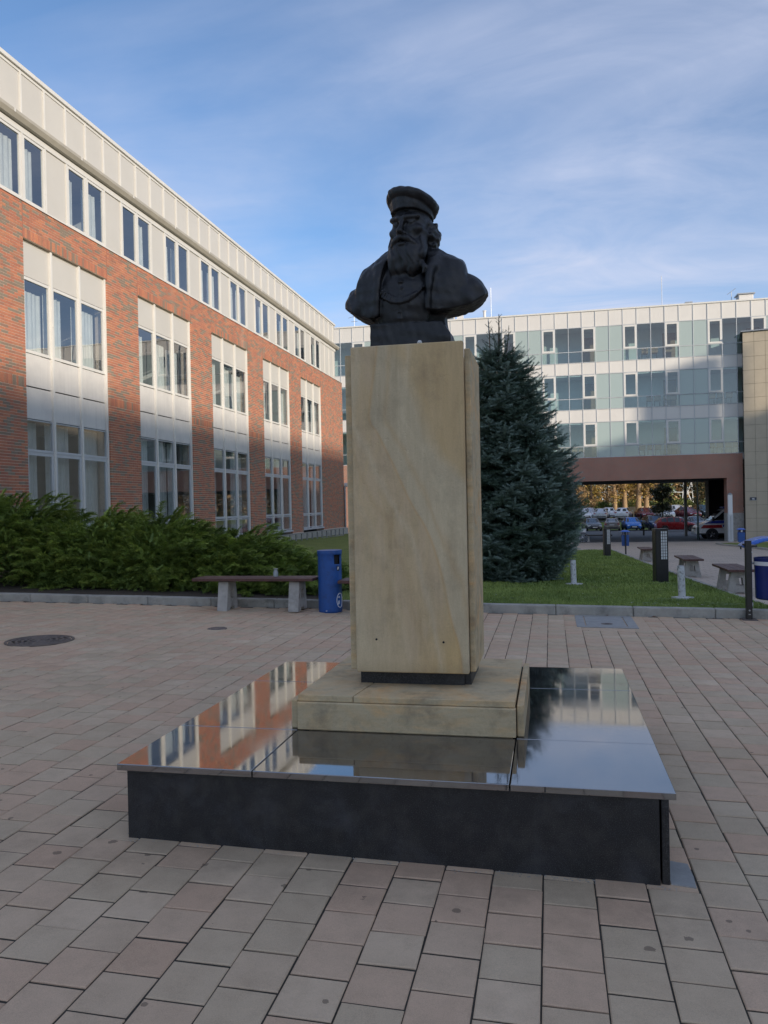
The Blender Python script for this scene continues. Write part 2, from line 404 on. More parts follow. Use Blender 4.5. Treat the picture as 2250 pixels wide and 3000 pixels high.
def car_paint(name, c, metal=0.35):
    t = NT(name); t.set(color=c, rough=0.28, metal=metal)
    t.b.inputs['Coat Weight'].default_value = 0.8; t.b.inputs['Coat Roughness'].default_value = 0.08
    n = t.noise(3, 4); t.l.new(t.ramp(n, [(0.3, 0.22), (0.7, 0.36)]), t.b.inputs['Roughness'])
    return t.m
for nm, c in (('paint_white', (0.80, 0.80, 0.80)), ('paint_silver', (0.60, 0.61, 0.63)), ('paint_grey', (0.10, 0.105, 0.11)),
              ('paint_black', (0.012, 0.012, 0.014)), ('paint_taupe', (0.22, 0.20, 0.185)), ('paint_blue', (0.02, 0.16, 0.52)),
              ('paint_red', (0.30, 0.012, 0.014)), ('paint_wine', (0.20, 0.012, 0.022)), ('paint_navy', (0.020, 0.032, 0.06)),
              ('paint_green', (0.03, 0.055, 0.055))):
    car_paint(nm, c, 0.1 if nm in ('paint_white', 'paint_red') else 0.35)

def glass(name, tint, ior, wav=0.0, refl_tint=(1, 1, 1)):
    """window pane: sharp fresnel mirror over clear tinted glass"""
    t = NT(name); t.n.remove(t.b)
    tr = t.new('ShaderNodeBsdfTransparent'); tr.inputs[0].default_value = (*tint, 1)
    gl = t.new('ShaderNodeBsdfGlossy'); gl.inputs['Roughness'].default_value = 0.0
    gl.inputs['Color'].default_value = (*refl_tint, 1)
    fr = t.new('ShaderNodeFresnel'); fr.inputs['IOR'].default_value = ior
    mx = t.new('ShaderNodeMixShader')
    gm = t.new('ShaderNodeNewGeometry')
    ff_ = t.math('MULTIPLY', fr.outputs[0], t.math('SUBTRACT', 1.0, gm.outputs['Backfacing']))
    t.link(ff_, mx.inputs[0]); t.link(tr.outputs[0], mx.inputs[1]); t.link(gl.outputs[0], mx.inputs[2])
    t.link(mx.outputs[0], t.out.inputs[0])
    if wav:
        bp = t.new('ShaderNodeBump'); bp.inputs['Strength'].default_value = wav; bp.inputs['Distance'].default_value = 0.02
        geo = t.new('ShaderNodeNewGeometry')
        t.link(t.noise(0.9, 1, 0.4, vec=geo.outputs['Position']), bp.inputs['Height'])
        t.link(bp.outputs[0], gl.inputs['Normal'])
    return t.m
glass('window_glass', (0.88, 0.91, 0.92), 3.1, 0.10)
glass('far_glass', (0.80, 0.88, 0.88), 2.1, 0.05)
def car_glass():
    t = NT('car_glass'); t.set(color=(0.012, 0.016, 0.018), rough=0.06, ior=1.7)
car_glass()
def opaque_green():
    t = NT('opaque_green_glass'); t.set(color=(0.36, 0.43, 0.41), rough=0.10, ior=1.6)
opaque_green()

def curtain():
    t = NT('curtain_cloth')
    t.set(color=t.ramp(t.noise(3, 3), [(0.3, (0.66, 0.66, 0.63)), (0.7, (0.80, 0.79, 0.75))]), rough=0.95)
curtain()

def foliage(name, dark, light, trans=0.0, tipcol=None):
    t = NT(name)
    a = t.new('ShaderNodeAttribute'); a.attribute_name = 'rnd'
    c = t.ramp(a.outputs['Fac'], [(0.0, dark), (1.0, light)])
    if tipcol:
        tp = t.new('ShaderNodeAttribute'); tp.attribute_name = 'tip'
        c = t.mix(tp.outputs['Fac'], c, tipcol)
    t.set(color=c, rough=0.62, spec=0.35)
    return t.m
foliage('juniper_leaf', (0.091, 0.143, 0.032), (0.295, 0.410, 0.087), tipcol=(0.499, 0.583, 0.117))
foliage('spruce_needle', (0.045, 0.084, 0.054), (0.093, 0.147, 0.099), tipcol=(0.360, 0.465, 0.435))
foliage('grass_blade', (0.137, 0.207, 0.050), (0.315, 0.394, 0.099))
foliage('autumn_leaf', (0.276, 0.173, 0.050), (0.662, 0.490, 0.125))
foliage('copper_leaf', (0.184, 0.112, 0.062), (0.506, 0.337, 0.163))
foliage('olive_leaf', (0.110, 0.143, 0.050), (0.350, 0.408, 0.125))
foliage('dark_leaf', (0.022, 0.030, 0.016), (0.075, 0.070, 0.030))
foliage('hedge_leaf', (0.06, 0.10, 0.03), (0.17, 0.24, 0.06))

def lawn_material():
    t = NT('lawn_turf')
    n = t.noise(2.2, 6, 0.65); n2 = t.noise(55, 4, 0.7)
    c = t.ramp(n, [(0.3, (0.140, 0.181, 0.049)), (0.55, (0.198, 0.244, 0.065)), (0.75, (0.264, 0.268, 0.092))])
    c = t.mix(t.ramp(n2, [(0.35, 0.0), (0.7, 0.6)]), c, (0.058, 0.067, 0.023))
    t.set(color=c, rough=0.95, spec=0.2); t.bump(n2, 0.8, 0.02)
lawn_material()
def far_paving():
    t = NT('path_paving')
    bt = t.new('ShaderNodeTexBrick'); t.link(t.tc.outputs['Object'], bt.inputs['Vector'])
    bt.inputs['Scale'].default_value = 1.0; bt.inputs['Brick Width'].default_value = 0.4
    bt.inputs['Row Height'].default_value = 0.4; bt.inputs['Mortar Size'].default_value = 0.008
    bt.inputs['Color1'].default_value = (0.50, 0.41, 0.32, 1); bt.inputs['Color2'].default_value = (0.45, 0.37, 0.30, 1)
    bt.inputs['Mortar'].default_value = (0.16, 0.135, 0.12, 1)
    n = t.noise(0.7, 5, 0.6)
    t.set(color=t.mix(t.ramp(n, [(0.4, 0.0), (0.8, 0.4)]), bt.outputs['Color'], (0.21, 0.18, 0.16)), rough=0.85)
far_paving()

# ------------------------------------------------------------------ mesh helpers
class MB:
    def __init__(s): s.v = []; s.f = []; s.r = []
    def add(s, vs, fs, r=None):
        o = len(s.v); s.v += [tuple(p) for p in vs]; s.f += [tuple(i + o for i in f) for f in fs]
        if r is not None: s.r += [r] * len(fs)
        return s
    def box(s, x0, y0, z0, x1, y1, z1, r=None):
        x0, x1 = min(x0, x1), max(x0, x1); y0, y1 = min(y0, y1), max(y0, y1); z0, z1 = min(z0, z1), max(z0, z1)
        return s.add([(x0, y0, z0), (x1, y0, z0), (x1, y1, z0), (x0, y1, z0), (x0, y0, z1), (x1, y0, z1), (x1, y1, z1), (x0, y1, z1)],
                     [(0, 3, 2, 1), (4, 5, 6, 7), (0, 1, 5, 4), (1, 2, 6, 5), (2, 3, 7, 6), (3, 0, 4, 7)], r)
    def prism(s, poly, axis, a, b):
        """poly: 2D outline (ccw), extruded along axis from a to b"""
        n = len(poly)
        def P(p, h):
            return {'x': (h, p[0], p[1]), 'y': (p[0], h, p[1]), 'z': (p[0], p[1], h)}[axis]
        vs = [P(p, a) for p in poly] + [P(p, b) for p in poly]
        fs = [tuple(range(n - 1, -1, -1)), tuple(range(n, 2 * n))]
        fs += [(i, (i + 1) % n, n + (i + 1) % n, n + i) for i in range(n)]
        return s.add(vs, fs)
    def tube(s, pts, r, n=8, caps=True):
        pts = [Vector(p) for p in pts]
        rs = r if hasattr(r, '__len__') else [r] * len(pts)
        vs, fs = [], []
        ref = None
        for i, p in enumerate(pts):
            d = (pts[min(i + 1, len(pts) - 1)] - pts[max(i - 1, 0)])
            if d.length < 1e-9: d = Vector((0, 0, 1))
            d.normalize()
            if ref is None:
                ref = Vector((0, 0, 1)) if abs(d.z) < 0.9 else Vector((1, 0, 0))
            u = d.cross(ref).normalized(); w = u.cross(d).normalized(); ref = w
            for k in range(n):
                a = 2 * math.pi * k / n
                vs.append(p + (u * math.cos(a) + w * math.sin(a)) * rs[i])
        for i in range(len(pts) - 1):
            for k in range(n):
                k2 = (k + 1) % n
                fs.append((i * n + k, i * n + k2, (i + 1) * n + k2, (i + 1) * n + k))
        if caps:
            fs.append(tuple(range(n - 1, -1, -1))); fs.append(tuple((len(pts) - 1) * n + k for k in range(n)))
        return s.add(vs, fs)
    def lathe(s, prof, n=32, c=(0, 0, 0), axis='z'):
        vs, fs = [], []
        for (r, h) in prof:
            for k in range(n):
                a = 2 * math.pi * k / n
                p = (r * math.cos(a), r * math.sin(a), h)
                if axis == 'x': p = (p[2], p[0], p[1])
                if axis == 'y': p = (p[0], p[2], p[1])
                vs.append((p[0] + c[0], p[1] + c[1], p[2] + c[2]))
        for i in range(len(prof) - 1):
            for k in range(n):
                k2 = (k + 1) % n
                fs.append((i * n + k, i * n + k2, (i + 1) * n + k2, (i + 1) * n + k))
        if prof[0][0] > 1e-6: fs.append(tuple(range(n - 1, -1, -1)))
        if prof[-1][0] > 1e-6: fs.append(tuple((len(prof) - 1) * n + k for k in range(n)))
        return s.add(vs, fs)
    def quad(s, a, b, c, d): return s.add([a, b, c, d], [(0, 1, 2, 3)])

def origin_of(o):
    p = Vector((0, 0, 0))
    while o is not None:
        p = p + Vector(o.location); o = o.parent
    return p

def obj(name, mb, mat=None, parent=None, smooth=False, bevel=0.0, local=False, seg=2):
    """mesh object from an MB; coordinates are world ones unless local"""
    me = bpy.data.meshes.new(name)
    vs = mb.v
    o = bpy.data.objects.new(name, me)
    if parent is not None:
        o.parent = parent
        if not local:
            off = origin_of(parent)
            vs = [(p[0] - off.x, p[1] - off.y, p[2] - off.z) for p in vs]
    me.from_pydata(vs, [], mb.f)
    if mb.r:
        at = me.attributes.new('rnd', 'FLOAT', 'FACE'); at.data.foreach_set('value', mb.r)
    if mat: me.materials.append(MATS[mat])
    me.update()
    if smooth:
        me.shade_smooth()
        me.set_sharp_from_angle(angle=math.radians(smooth if smooth is not True else 40))
    if bevel:
        b = o.modifiers.new('bevel', 'BEVEL'); b.width = bevel; b.segments = seg; b.limit_method = 'ANGLE'; b.angle_limit = math.radians(35)
    COL.objects.link(o)
    return o

def centred(mb):
    """move the mesh so that its base centre is at the origin; returns the world position"""
    a = np.array(mb.v); c = (a.min(0) + a.max(0)) / 2; c[2] = a[:, 2].min()
    mb.v = [tuple(p) for p in (a - c)]
    return Vector(c)

def single(name, mb, mat, label, cat, group=None, kind=None, **kw):
    loc = centred(mb)
    o = obj(name, mb, mat, **kw); o.location = loc
    tag(o, label, cat, group, kind); return o

def tag(o, label=None, cat=None, group=None, kind=None):
    if label: o['label'] = label
    if cat: o['category'] = cat
    if group: o['group'] = group
    if kind: o['kind'] = kind
    return o

def thing(name, label, cat, loc=(0, 0, 0), rz=0.0, group=None):
    o = bpy.data.objects.new(name, None); COL.objects.link(o)
    o.location = loc; o.rotation_euler = (0, 0, rz); o.empty_display_size = 0.2
    return tag(o, label, cat, group)

def copy_tree(o, parent=None):
    c = o.copy(); COL.objects.link(c); c.parent = parent
    for ch in list(o.children): copy_tree(ch, c)
    return c

def array_mesh(name, V, F, mat, parent=None, attrs=None, tri=True):
    """fast mesh from numpy arrays; attrs: dict of per-face values"""
    me = bpy.data.meshes.new(name)
    k = F.shape[1]
    me.vertices.add(len(V)); me.vertices.foreach_set('co', np.ascontiguousarray(V, dtype=np.float32).ravel())
    me.loops.add(F.size); me.loops.foreach_set('vertex_index', np.ascontiguousarray(F, dtype=np.int32).ravel())
    me.polygons.add(len(F)); me.polygons.foreach_set('loop_start', np.arange(0, F.size, k, dtype=np.int32))
    me.polygons.foreach_set('loop_total', np.full(len(F), k, dtype=np.int32))
    me.update(calc_edges=True)
    for an, av in (attrs or {}).items():
        a = me.attributes.new(an, 'FLOAT', 'FACE'); a.data.foreach_set('value', np.ascontiguousarray(av, dtype=np.float32))
    me.materials.append(MATS[mat])
    o = bpy.data.objects.new(name, me)
    if parent is not None: o.parent = parent
    COL.objects.link(o); return o

# ------------------------------------------------------------------ terrain
def sstep(a, b, x):
    t = np.clip((np.asarray(x, dtype=float) - a) / (b - a), 0, 1); return t * t * (3 - 2 * t)
def plaza_z(x, y): return -0.0161 * np.clip(x, -14, 12) + 0.0013 * np.minimum(y, 10.85)
_DY = [-400, 11, 50, 58, 80, 97, 99, 104, 112, 130, 200, 900]
_DZ = [0, 0, -1.25, -1.36, -1.62, -1.93, -1.93, -0.85, -0.80, -0.55, 0.4, 2.0]
def zg(x, y):
    x = np.asarray(x, dtype=float); y = np.asarray(y, dtype=float)
    d = np.interp(y, _DY, _DZ)
    left = sstep(-1.0, -6.0, x) * (1 - sstep(44, 56, y))
    return plaza_z(x, np.minimum(y, 10.85)) * (1 - sstep(20, 45, y)) + d * (1 - left)
def zlawn(x, y):
    x = np.asarray(x, dtype=float); y = np.asarray(y, dtype=float)
    left = sstep(-1.0, -6.0, x)
    return zg(x, y) + 0.095 * np.exp(-np.maximum(y - 11, 0) / 2.5) * (1 - left) + 0.10 * left

def sheet(name, xs, ys, fn, mat, dz=0.0, label=None):
    xs, ys = np.asarray(xs), np.asarray(ys)
    X, Y = np.meshgrid(xs, ys); Z = fn(X, Y) + dz
    V = np.stack([X, Y, Z], -1).reshape(-1, 3)
    nx, ny = len(xs), len(ys)
    i = np.arange((nx - 1) * (ny - 1)); r, c = i // (nx - 1), i % (nx - 1)
    a = r * nx + c
    F = np.stack([a, a + 1, a + nx + 1, a + nx], -1)
    o = array_mesh(name, V, F, mat); o['kind'] = 'structure'
    if label: o['label'] = label
    o.data.shade_smooth(); return o

gx = np.concatenate([np.linspace(-900, -60, 8), np.linspace(-50, 60, 56), np.linspace(75, 900, 8)])
gy = np.concatenate([np.linspace(-900, -40, 8), np.linspace(-30, 140, 120), np.linspace(150, 900, 12)])
def ground_fn(x, y):
    near = ((x > -16) & (x < 14) & (y < 58))
    return zg(x, y) - np.where(near, 0.16, 0.05)
sheet('ground', gx, gy, ground_fn, 'lawn_turf')
# paving behind and beside the camera
sheet('courtyard_paving', np.linspace(-12, 15, 14), np.linspace(-40, 11, 20), lambda x, y: zg(x, y), 'path_paving', -0.06)
lawn = sheet('lawn', np.linspace(-10.4, 3.03, 40), np.concatenate([np.linspace(11.0, 20, 30), np.linspace(20.5, 42, 30)]), zlawn, 'lawn_turf')
sheet('planting_bed', np.linspace(-10.4, -3.4, 12), np.linspace(11.01, 14.6, 8), zlawn, 'soil', 0.012)
sheet('path', np.concatenate([np.linspace(3.10, 13, 16)]), np.linspace(11.02, 57, 40), zg, 'path_paving', 0.0)
sheet('forecourt_paving', np.linspace(-12, 3.10, 20), np.linspace(42.05, 57, 14), zg, 'path_paving', -0.006)
sheet('road', np.linspace(-40, 70, 40), np.linspace(57.0, 98, 24), zg, 'asphalt', -0.006)
sheet('upper_parking', np.linspace(-30, 60, 20), np.linspace(103, 113, 6), zg, 'asphalt', 0.01)

# ------------------------------------------------------------------ plaza of square pavers
C0, PB, PITCH_X, PITCH_Y = 0.1457, 2.921, 0.2, 0.204
X0, X1, Y0, Y1 = -9.1, 4.8, 1.0, 10.84
plaza = sheet('plaza', np.linspace(X0, X1, 8), np.linspace(Y0, Y1, 6), plaza_z, 'joint_sand', -0.0050,
              label='square concrete pavers laid in staggered columns')
PL_X0, PL_X1, PL_Y0, PL_Y1 = -1.942, 0.461, 3.228, 5.574       # granite plinth outline
HATCH = (0.290, 9.79, 1.012, 10.78)
MAN_C, MAN_R = (-5.58, 7.77), 0.36
def blocked(x, y):
    if PL_X0 + 0.05 < x < PL_X1 - 0.05 and PL_Y0 + 0.04 < y < PL_Y1 - 0.05:
        return (PL_X0 + 0.13 < x < PL_X1 - 0.13 and PL_Y0 + 0.13 < y < PL_Y1 - 0.13)
    if HATCH[0] - 0.04 < x < HATCH[2] + 0.04 and HATCH[1] - 0.04 < y < HATCH[3] + 0.1: return True
    return False
def paver_mesh(w, l, h=0.05, ch=0.0045):
    a, b = w / 2, l / 2
    v = [(-a + ch, -b + ch, 0), (a - ch, -b + ch, 0), (a - ch, b - ch, 0), (-a + ch, b - ch, 0),
         (-a, -b, -ch * 0.7), (a, -b, -ch * 0.7), (a, b, -ch * 0.7), (-a, b, -ch * 0.7),
         (-a, -b, -h), (a, -b, -h), (a, b, -h), (-a, b, -h)]
    f = [(0, 1, 2, 3)]
    for i in range(4):
        j = (i + 1) % 4
        f += [(4 + i, 4 + j, j, i), (8 + i, 8 + j, 4 + j, 4 + i)]
    return v, f
pv, pf = paver_mesh(PITCH_X - 0.0060, PITCH_Y - 0.0085)
cells = []
k0, k1 = int(math.floor((X0 - C0) / PITCH_X)) + 1, int(math.floor((X1 - C0) / PITCH_X))
for k in range(k0, k1):
    xc = C0 + (k + 0.5) * PITCH_X
    off = PB + (0.5 * PITCH_Y if k % 2 else 0.0) + PITCH_Y / 2
    j0 = int(math.ceil((Y0 + 0.02 - off) / PITCH_Y)); j1 = int(math.floor((Y1 - 0.02 - off) / PITCH_Y))
    for j in range(j0, j1 + 1):
        yc = off + j * PITCH_Y
        if not blocked(xc, yc) and math.hypot(xc - MAN_C[0], yc - MAN_C[1]) > MAN_R + 0.0: cells.append((xc, yc))
def in_view(x, y, mx=0.0):
    xc = cy * x + sy_ * y; d = -sy_ * x + cy * y
    if d < 0.5: return False
    u = 1125 + CAM_F * xc / d; v = 1482 + CAM_F * CAM_H / d
    return -60 < u < 2310 and v < 3090 and not (PL_X0 < x < PL_X1 and PL_Y0 + 0.1 < y < PL_Y1)
vis = sorted([c for c in cells if in_view(*c)], key=lambda c: c[0] ** 2 + c[1] ** 2)
top300 = set(vis[:300])
pm = bpy.data.meshes.new('paver'); pm.from_pydata(pv, [], pf); pm.materials.append(MATS['paver_object']); pm.update()
fv, ff, fr_ = [], [], []
for (xc, yc) in cells:
    zc = float(plaza_z(xc, yc)) + random.uniform(-0.0018, 0.0018)
    tx, ty, tz = random.gauss(0, 0.004), random.gauss(0, 0.004), random.gauss(0, 0.006)
    jx, jy = random.gauss(0, 0.0009), random.gauss(0, 0.0009)
    if (xc, yc) in top300:
        o = bpy.data.objects.new('paver', pm); o.parent = plaza
        o.location = (xc + jx, yc + jy, zc); o.rotation_euler = (tx, 0.0161 + ty, tz); COL.objects.link(o)
    else:
        base = len(fv); cz, sz = math.cos(tz), math.sin(tz)
        for (a, b, c) in pv:
            fv.append((xc + jx + a * cz - b * sz, yc + jy + a * sz + b * cz, zc + c + a * (-0.0161 - ty) + b * tx))
        ff += [tuple(base + i for i in f) for f in pf]
        fr_ += [random.random()] * len(pf)
o = array_mesh('paver_field', np.array(fv), np.array(ff), 'paver_field', plaza, {'rnd': np.array(fr_)})
o['kind'] = 'stuff'

# mortar bed filling the cut edges round the hatch and the manhole
def filler(x0, x1, y0, y1):
    f = lambda x, y, z: (x, y, z + float(plaza_z(x, y)))
    mb = MB(); b = MB().box(x0, y0, -0.03, x1, y1, -0.004); mb.v = [f(*p) for p in b.v]; mb.f = b.f
    mb.r = [0.4] * len(mb.f)
    obj('mortar_bed', mb, 'paver_field', plaza)
filler(HATCH[0] - 0.22, HATCH[2] + 0.22, HATCH[1] - 0.22, Y1)
filler(MAN_C[0] - 0.52, MAN_C[0] + 0.52, MAN_C[1] - 0.52, MAN_C[1] + 0.52)
# pale cement patch at the plinth's right front corner, grit along its foot
def flat_patch(name, poly, dz, mat):
    mb = MB(); n = len(poly)
    mb.add([(x, y, float(plaza_z(x, y)) + dz) for x, y in poly] + [(x, y, float(plaza_z(x, y)) - 0.01) for x, y in poly],
           [tuple(range(n))] + [(i, n + i, n + (i + 1) % n, (i + 1) % n) for i in range(n)])
    obj(name, mb, mat, plaza)
flat_patch('cement_patch', [(0.443, 3.275), (0.535, 3.262), (0.540, 3.36), (0.535, 3.47), (0.450, 3.49), (0.442, 3.38)], 0.0025, 'hatch_plate')
gr_ = np.random.default_rng(8); gv, gf = [], []
for _ in range(420):
    if gr_.random() < 0.8: x, y = gr_.uniform(PL_X0 + 0.02, PL_X1), PL_Y0 + 0.028 - abs(gr_.normal(0, 0.018))
    else: x, y = (PL_X0 + 0.02 - abs(gr_.normal(0, 0.012)), gr_.uniform(PL_Y0, PL_Y1))
    r_ = gr_.uniform(0.001, 0.0038); z = float(plaza_z(x, y)) - 0.001; b = len(gv)
    for q in range(5): gv.append((x + r_ * 1.3 * math.cos(q * 1.257), y + r_ * math.sin(q * 1.257), z))
    gv.append((x, y, z + r_)); gf += [(b + q, b + (q + 1) % 5, b + 5) for q in range(5)]
o = array_mesh('grit', np.array(gv), np.array(gf), 'kerb_concrete', plaza); o['kind'] = 'stuff'
# kerb stones along the back edge of the plaza
kerb = MB().box(-12, 10.93, -0.5, 9, 10.99, -0.3)
kerb_o = obj('kerb', kerb, 'kerb_concrete'); kerb_o['kind'] = 'structure'; kerb_o['label'] = 'grey concrete kerb between paving and planting'
def kerb_run(xs, y0, y1, top, parent):
    for a, b in zip(xs[:-1], xs[1:]):
        mb = MB(); g = 0.003
        za, zb = top(a), top(b)
        mb.add([(a + g, y0, za - 0.35), (b - g, y0, zb - 0.35), (b - g, y1, zb - 0.35), (a + g, y1, za - 0.35),
                (a + g, y0, za), (b - g, y0, zb), (b - g, y1, zb), (a + g, y1, za)],
               [(0, 3, 2, 1), (4, 5, 6, 7), (0, 1, 5, 4), (1, 2, 6, 5), (2, 3, 7, 6), (3, 0, 4, 7)])
        obj('kerb_stone', mb, 'kerb_concrete', parent, bevel=0.012)
kx = [-0.95 + 1.0 * i for i in range(-11, 11)]
kerb_run([x if i % 7 else x + 0.02 for i, x in enumerate(kx)], 10.85, 11.0, lambda x: float(plaza_z(x, 10.85)) + 0.117 + 0.006 * math.sin(x * 3.1), kerb_o)
# kerb between lawn and path, running away from the camera
def kerb_run_y(x0, x1, ys, parent, name='kerb_stone', dz=0.05):
    for a, b in zip(ys[:-1], ys[1:]):
        g = 0.004; mb = MB()
        za, zb = float(zg(x1, a)) + dz, float(zg(x1, b)) + dz
        mb.add([(x0, a + g, za - 0.35), (x1, a + g, za - 0.35), (x1, b - g, zb - 0.35), (x0, b - g, zb - 0.35),
                (x0, a + g, za), (x1, a + g, za), (x1, b - g, zb), (x0, b - g, zb)],
               [(0, 3, 2, 1), (4, 5, 6, 7), (0, 1, 5, 4), (1, 2, 6, 5), (2, 3, 7, 6), (3, 0, 4, 7)])
        obj(name, mb, 'kerb_concrete', parent, bevel=0.01)
path_edge = obj('path_edging', MB().box(3.03, 11.0, -2.0, 3.09, 42, -1.9), 'kerb_concrete'); path_edge['kind'] = 'structure'
kerb_run_y(3.02, 3.11, np.arange(11.01, 42.2, 1.0), path_edge, 'edging_stone', 0.035)
mbk = MB()
edge2 = obj('lawn_edging', MB().box(10.05, 38, -2.0, 10.1, 52, -1.9), 'kerb_concrete'); edge2['kind'] = 'structure'
kerb_run_y(9.98, 10.12, np.arange(36.0, 52.3, 1.0), edge2, 'edging_stone', 0.10)
sheet('wing_lawn', np.linspace(10.12, 26, 12), np.linspace(30, 52.0, 12), zg, 'lawn_turf', 0.075)

# ------------------------------------------------------------------ brick office building on the left
XB, BAY0, BAYP, BAYW = -10.481, 14.358, 4.596, 3.136
B_END, B_START = 39.72, 8.2
Z_BOT, Z_LINT, Z_BTOP, Z_ROOF = 0.47, 7.19, 7.93, 10.72
office = thing('office_building', 'long red brick office block with white upper storey and tall window bays', 'building', (-10.5, 24, 0.2))
bays = [(BAY0 + k * BAYP, BAY0 + k * BAYP + BAYW) for k in range(-1, 5)]
CW, CL = 0.060, 0.210
piers = []
yprev = B_START
for (a, b) in bays:
    piers.append((yprev, a)); yprev = b
piers.append((yprev, B_END))
wall = MB()
for (a, b) in piers: wall.box(XB - 0.36, a + 0.006, Z_BOT - 0.9, XB - 0.007, b - 0.006, Z_LINT)
wall.box(XB - 0.36, B_START, Z_LINT, XB - 0.007, B_END - 0.006, Z_BTOP)
wall_o = obj('wall', wall, 'mortar', office)
bricks = []          # (y0, y1, z0, z1)
def lay(y0, y1, z0, z1, soldier_at=None):
    n = int(round((z1 - z0) / CW)); h = (z1 - z0) / n
    for i in range(n):
        za = z0 + i * h
        first = y0
        L = CL * (0.5 if i % 2 else 1.0)
        y = y0
        while y < y1 - 0.012:
            e = min(y + L, y1); L = CL
            if y1 - e < 0.035: e = y1
            bricks.append((y if y == y0 else y + 0.005, e if e >= y1 else e - 0.005, za + 0.005, za + h - 0.005)); y = e
def soldiers(y0, y1, z0, z1):
    n = int(round((y1 - y0) / CW)); w = (y1 - y0) / n
    for i in range(n): bricks.append((y0 + i * w + 0.005, y0 + (i + 1) * w - 0.005, z0 + 0.005, z1 - 0.005))
for (a, b) in piers:
    lay(a, b, Z_BOT, 4.10); soldiers(a, b, 4.10, 4.31); lay(a, b, 4.31, Z_LINT)
    lay(a + 0.012, b - 0.012, Z_LINT, Z_BTOP)
for (a, b) in bays:
    soldiers(a + 0.012, b - 0.012, Z_LINT, Z_LINT + 0.21); lay(a + 0.012, b - 0.012, Z_LINT + 0.21, Z_BTOP)
    for yy in (a, b):
        obj('expansion_joint', MB().box(XB - 0.02, yy - 0.012, Z_LINT, XB - 0.003, yy + 0.012, Z_BTOP), 'red_sealant', office)
std = [b for b in bricks if abs((b[1] - b[0]) - 0.2) < 0.002 and abs((b[3] - b[2]) - 0.05) < 0.003 and 13.2 < b[0] < 14.2 and 1.7 < b[2]]
std += [b for b in bricks if abs((b[1] - b[0]) - 0.2) < 0.002 and abs((b[3] - b[2]) - 0.05) < 0.003 and 17.5 < b[0] < 18.9 and 2.2 < b[2] < 7.1]
std = std[:300]; stdset = set(std)
bmesh_ = bpy.data.meshes.new('brick')
mb = MB().box(-0.05, -0.1, -0.025, 0.05, 0.1, 0.025); bmesh_.from_pydata(mb.v, [], mb.f); bmesh_.materials.append(MATS['brick_object']); bmesh_.update()
offc = origin_of(office)
for b in std:
    o = bpy.data.objects.new('brick', bmesh_); o.parent = office
    o.location = Vector((XB - 0.05 + random.uniform(-0.0012, 0.0012), (b[0] + b[1]) / 2, (b[2] + b[3]) / 2)) - offc
    COL.objects.link(o)
rest = MB()
for b in bricks:
    if b in stdset: continue
    j = random.uniform(-0.0015, 0.0015)
    rest.box(XB - 0.1, b[0], b[2], XB + j, b[1], b[3], random.random())
o = obj('brickwork', rest, 'brick_field', office); o['kind'] = 'stuff'

# building body and rooms behind the facade
body = MB()
body.box(-27, B_START, -0.6, -15.6, B_END - 0.02, Z_ROOF - 0.12)          # back rooms
body.box(-15.6, B_END - 0.30, -0.6, XB - 0.361, B_END - 0.03, Z_ROOF - 0.12)   # gable end
body.box(-15.6, B_START, -0.6, XB - 0.361, B_START + 0.25, Z_ROOF - 0.12)
body.box(-15.6, B_START + 0.25, Z_ROOF - 0.4, XB - 0.30, B_END - 0.3, Z_ROOF - 0.12)
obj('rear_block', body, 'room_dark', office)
slab = MB()
for (z0, z1) in ((-0.6, 0.35), (3.50, 4.80), (6.5, 7.92), (9.4, 9.7)): slab.box(-15.59, B_START + 0.26, z0, XB - 0.362, B_END - 0.31, z1)
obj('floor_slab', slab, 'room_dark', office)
part_ = MB()
for (a, b) in piers[1:-1]: part_.box(-15.58, (a + b) / 2 - 0.06, 0.35, XB - 0.4, (a + b) / 2 + 0.06, 9.39)
obj('partition', part_, 'interior_wall', office)
# gable end brick face, seen at a slant past the corner
gb = MB()
i = 0; z = Z_BOT
while z < Z_BTOP - 0.03:
    x = -10.485; L = CL * (0.5 if i % 2 else 1)
    while x > -14.5:
        gb.box(x - L + 0.005, B_END - 0.03, z + 0.005, x, B_END, z + 0.055, random.random()); x -= L; L = CL
    z += CW; i += 1
o = obj('gable_brickwork', gb, 'brick_field', office); o['kind'] = 'stuff'

XW = XB - 0.095        # window plane
def frame_ring(y0, y1, z0, z1, w, x0, x1):
    return MB().box(x0, y0, z0, x1, y0 + w, z1).box(x0, y1 - w, z0, x1, y1, z1).box(x0, y0 + w, z0, x1, y1 - w, z0 + w).box(x0, y0 + w, z1 - w, x1, y1 - w, z1)
def window(parent, y0, y1, z0, z1, w=0.06, mat='white_aluminium', xw=XW, gmat='window_glass'):
    f = obj('window', frame_ring(y0, y1, z0, z1, w, xw - 0.03, xw + 0.02), mat, parent)
    t1, t2 = random.gauss(0, 0.0012), random.gauss(0, 0.0012)
    p = MB().box(-0.006, -(y1 - y0) / 2 + w, -(z1 - z0) / 2 + w, 0.006, (y1 - y0) / 2 - w, (z1 - z0) / 2 - w)
    g = obj('pane', p, gmat, f, local=True)
    g.location = Vector((xw - 0.008, (y0 + y1) / 2, (z0 + z1) / 2)) - origin_of(f) ; g.rotation_euler = (0, t1, t2)
    return f
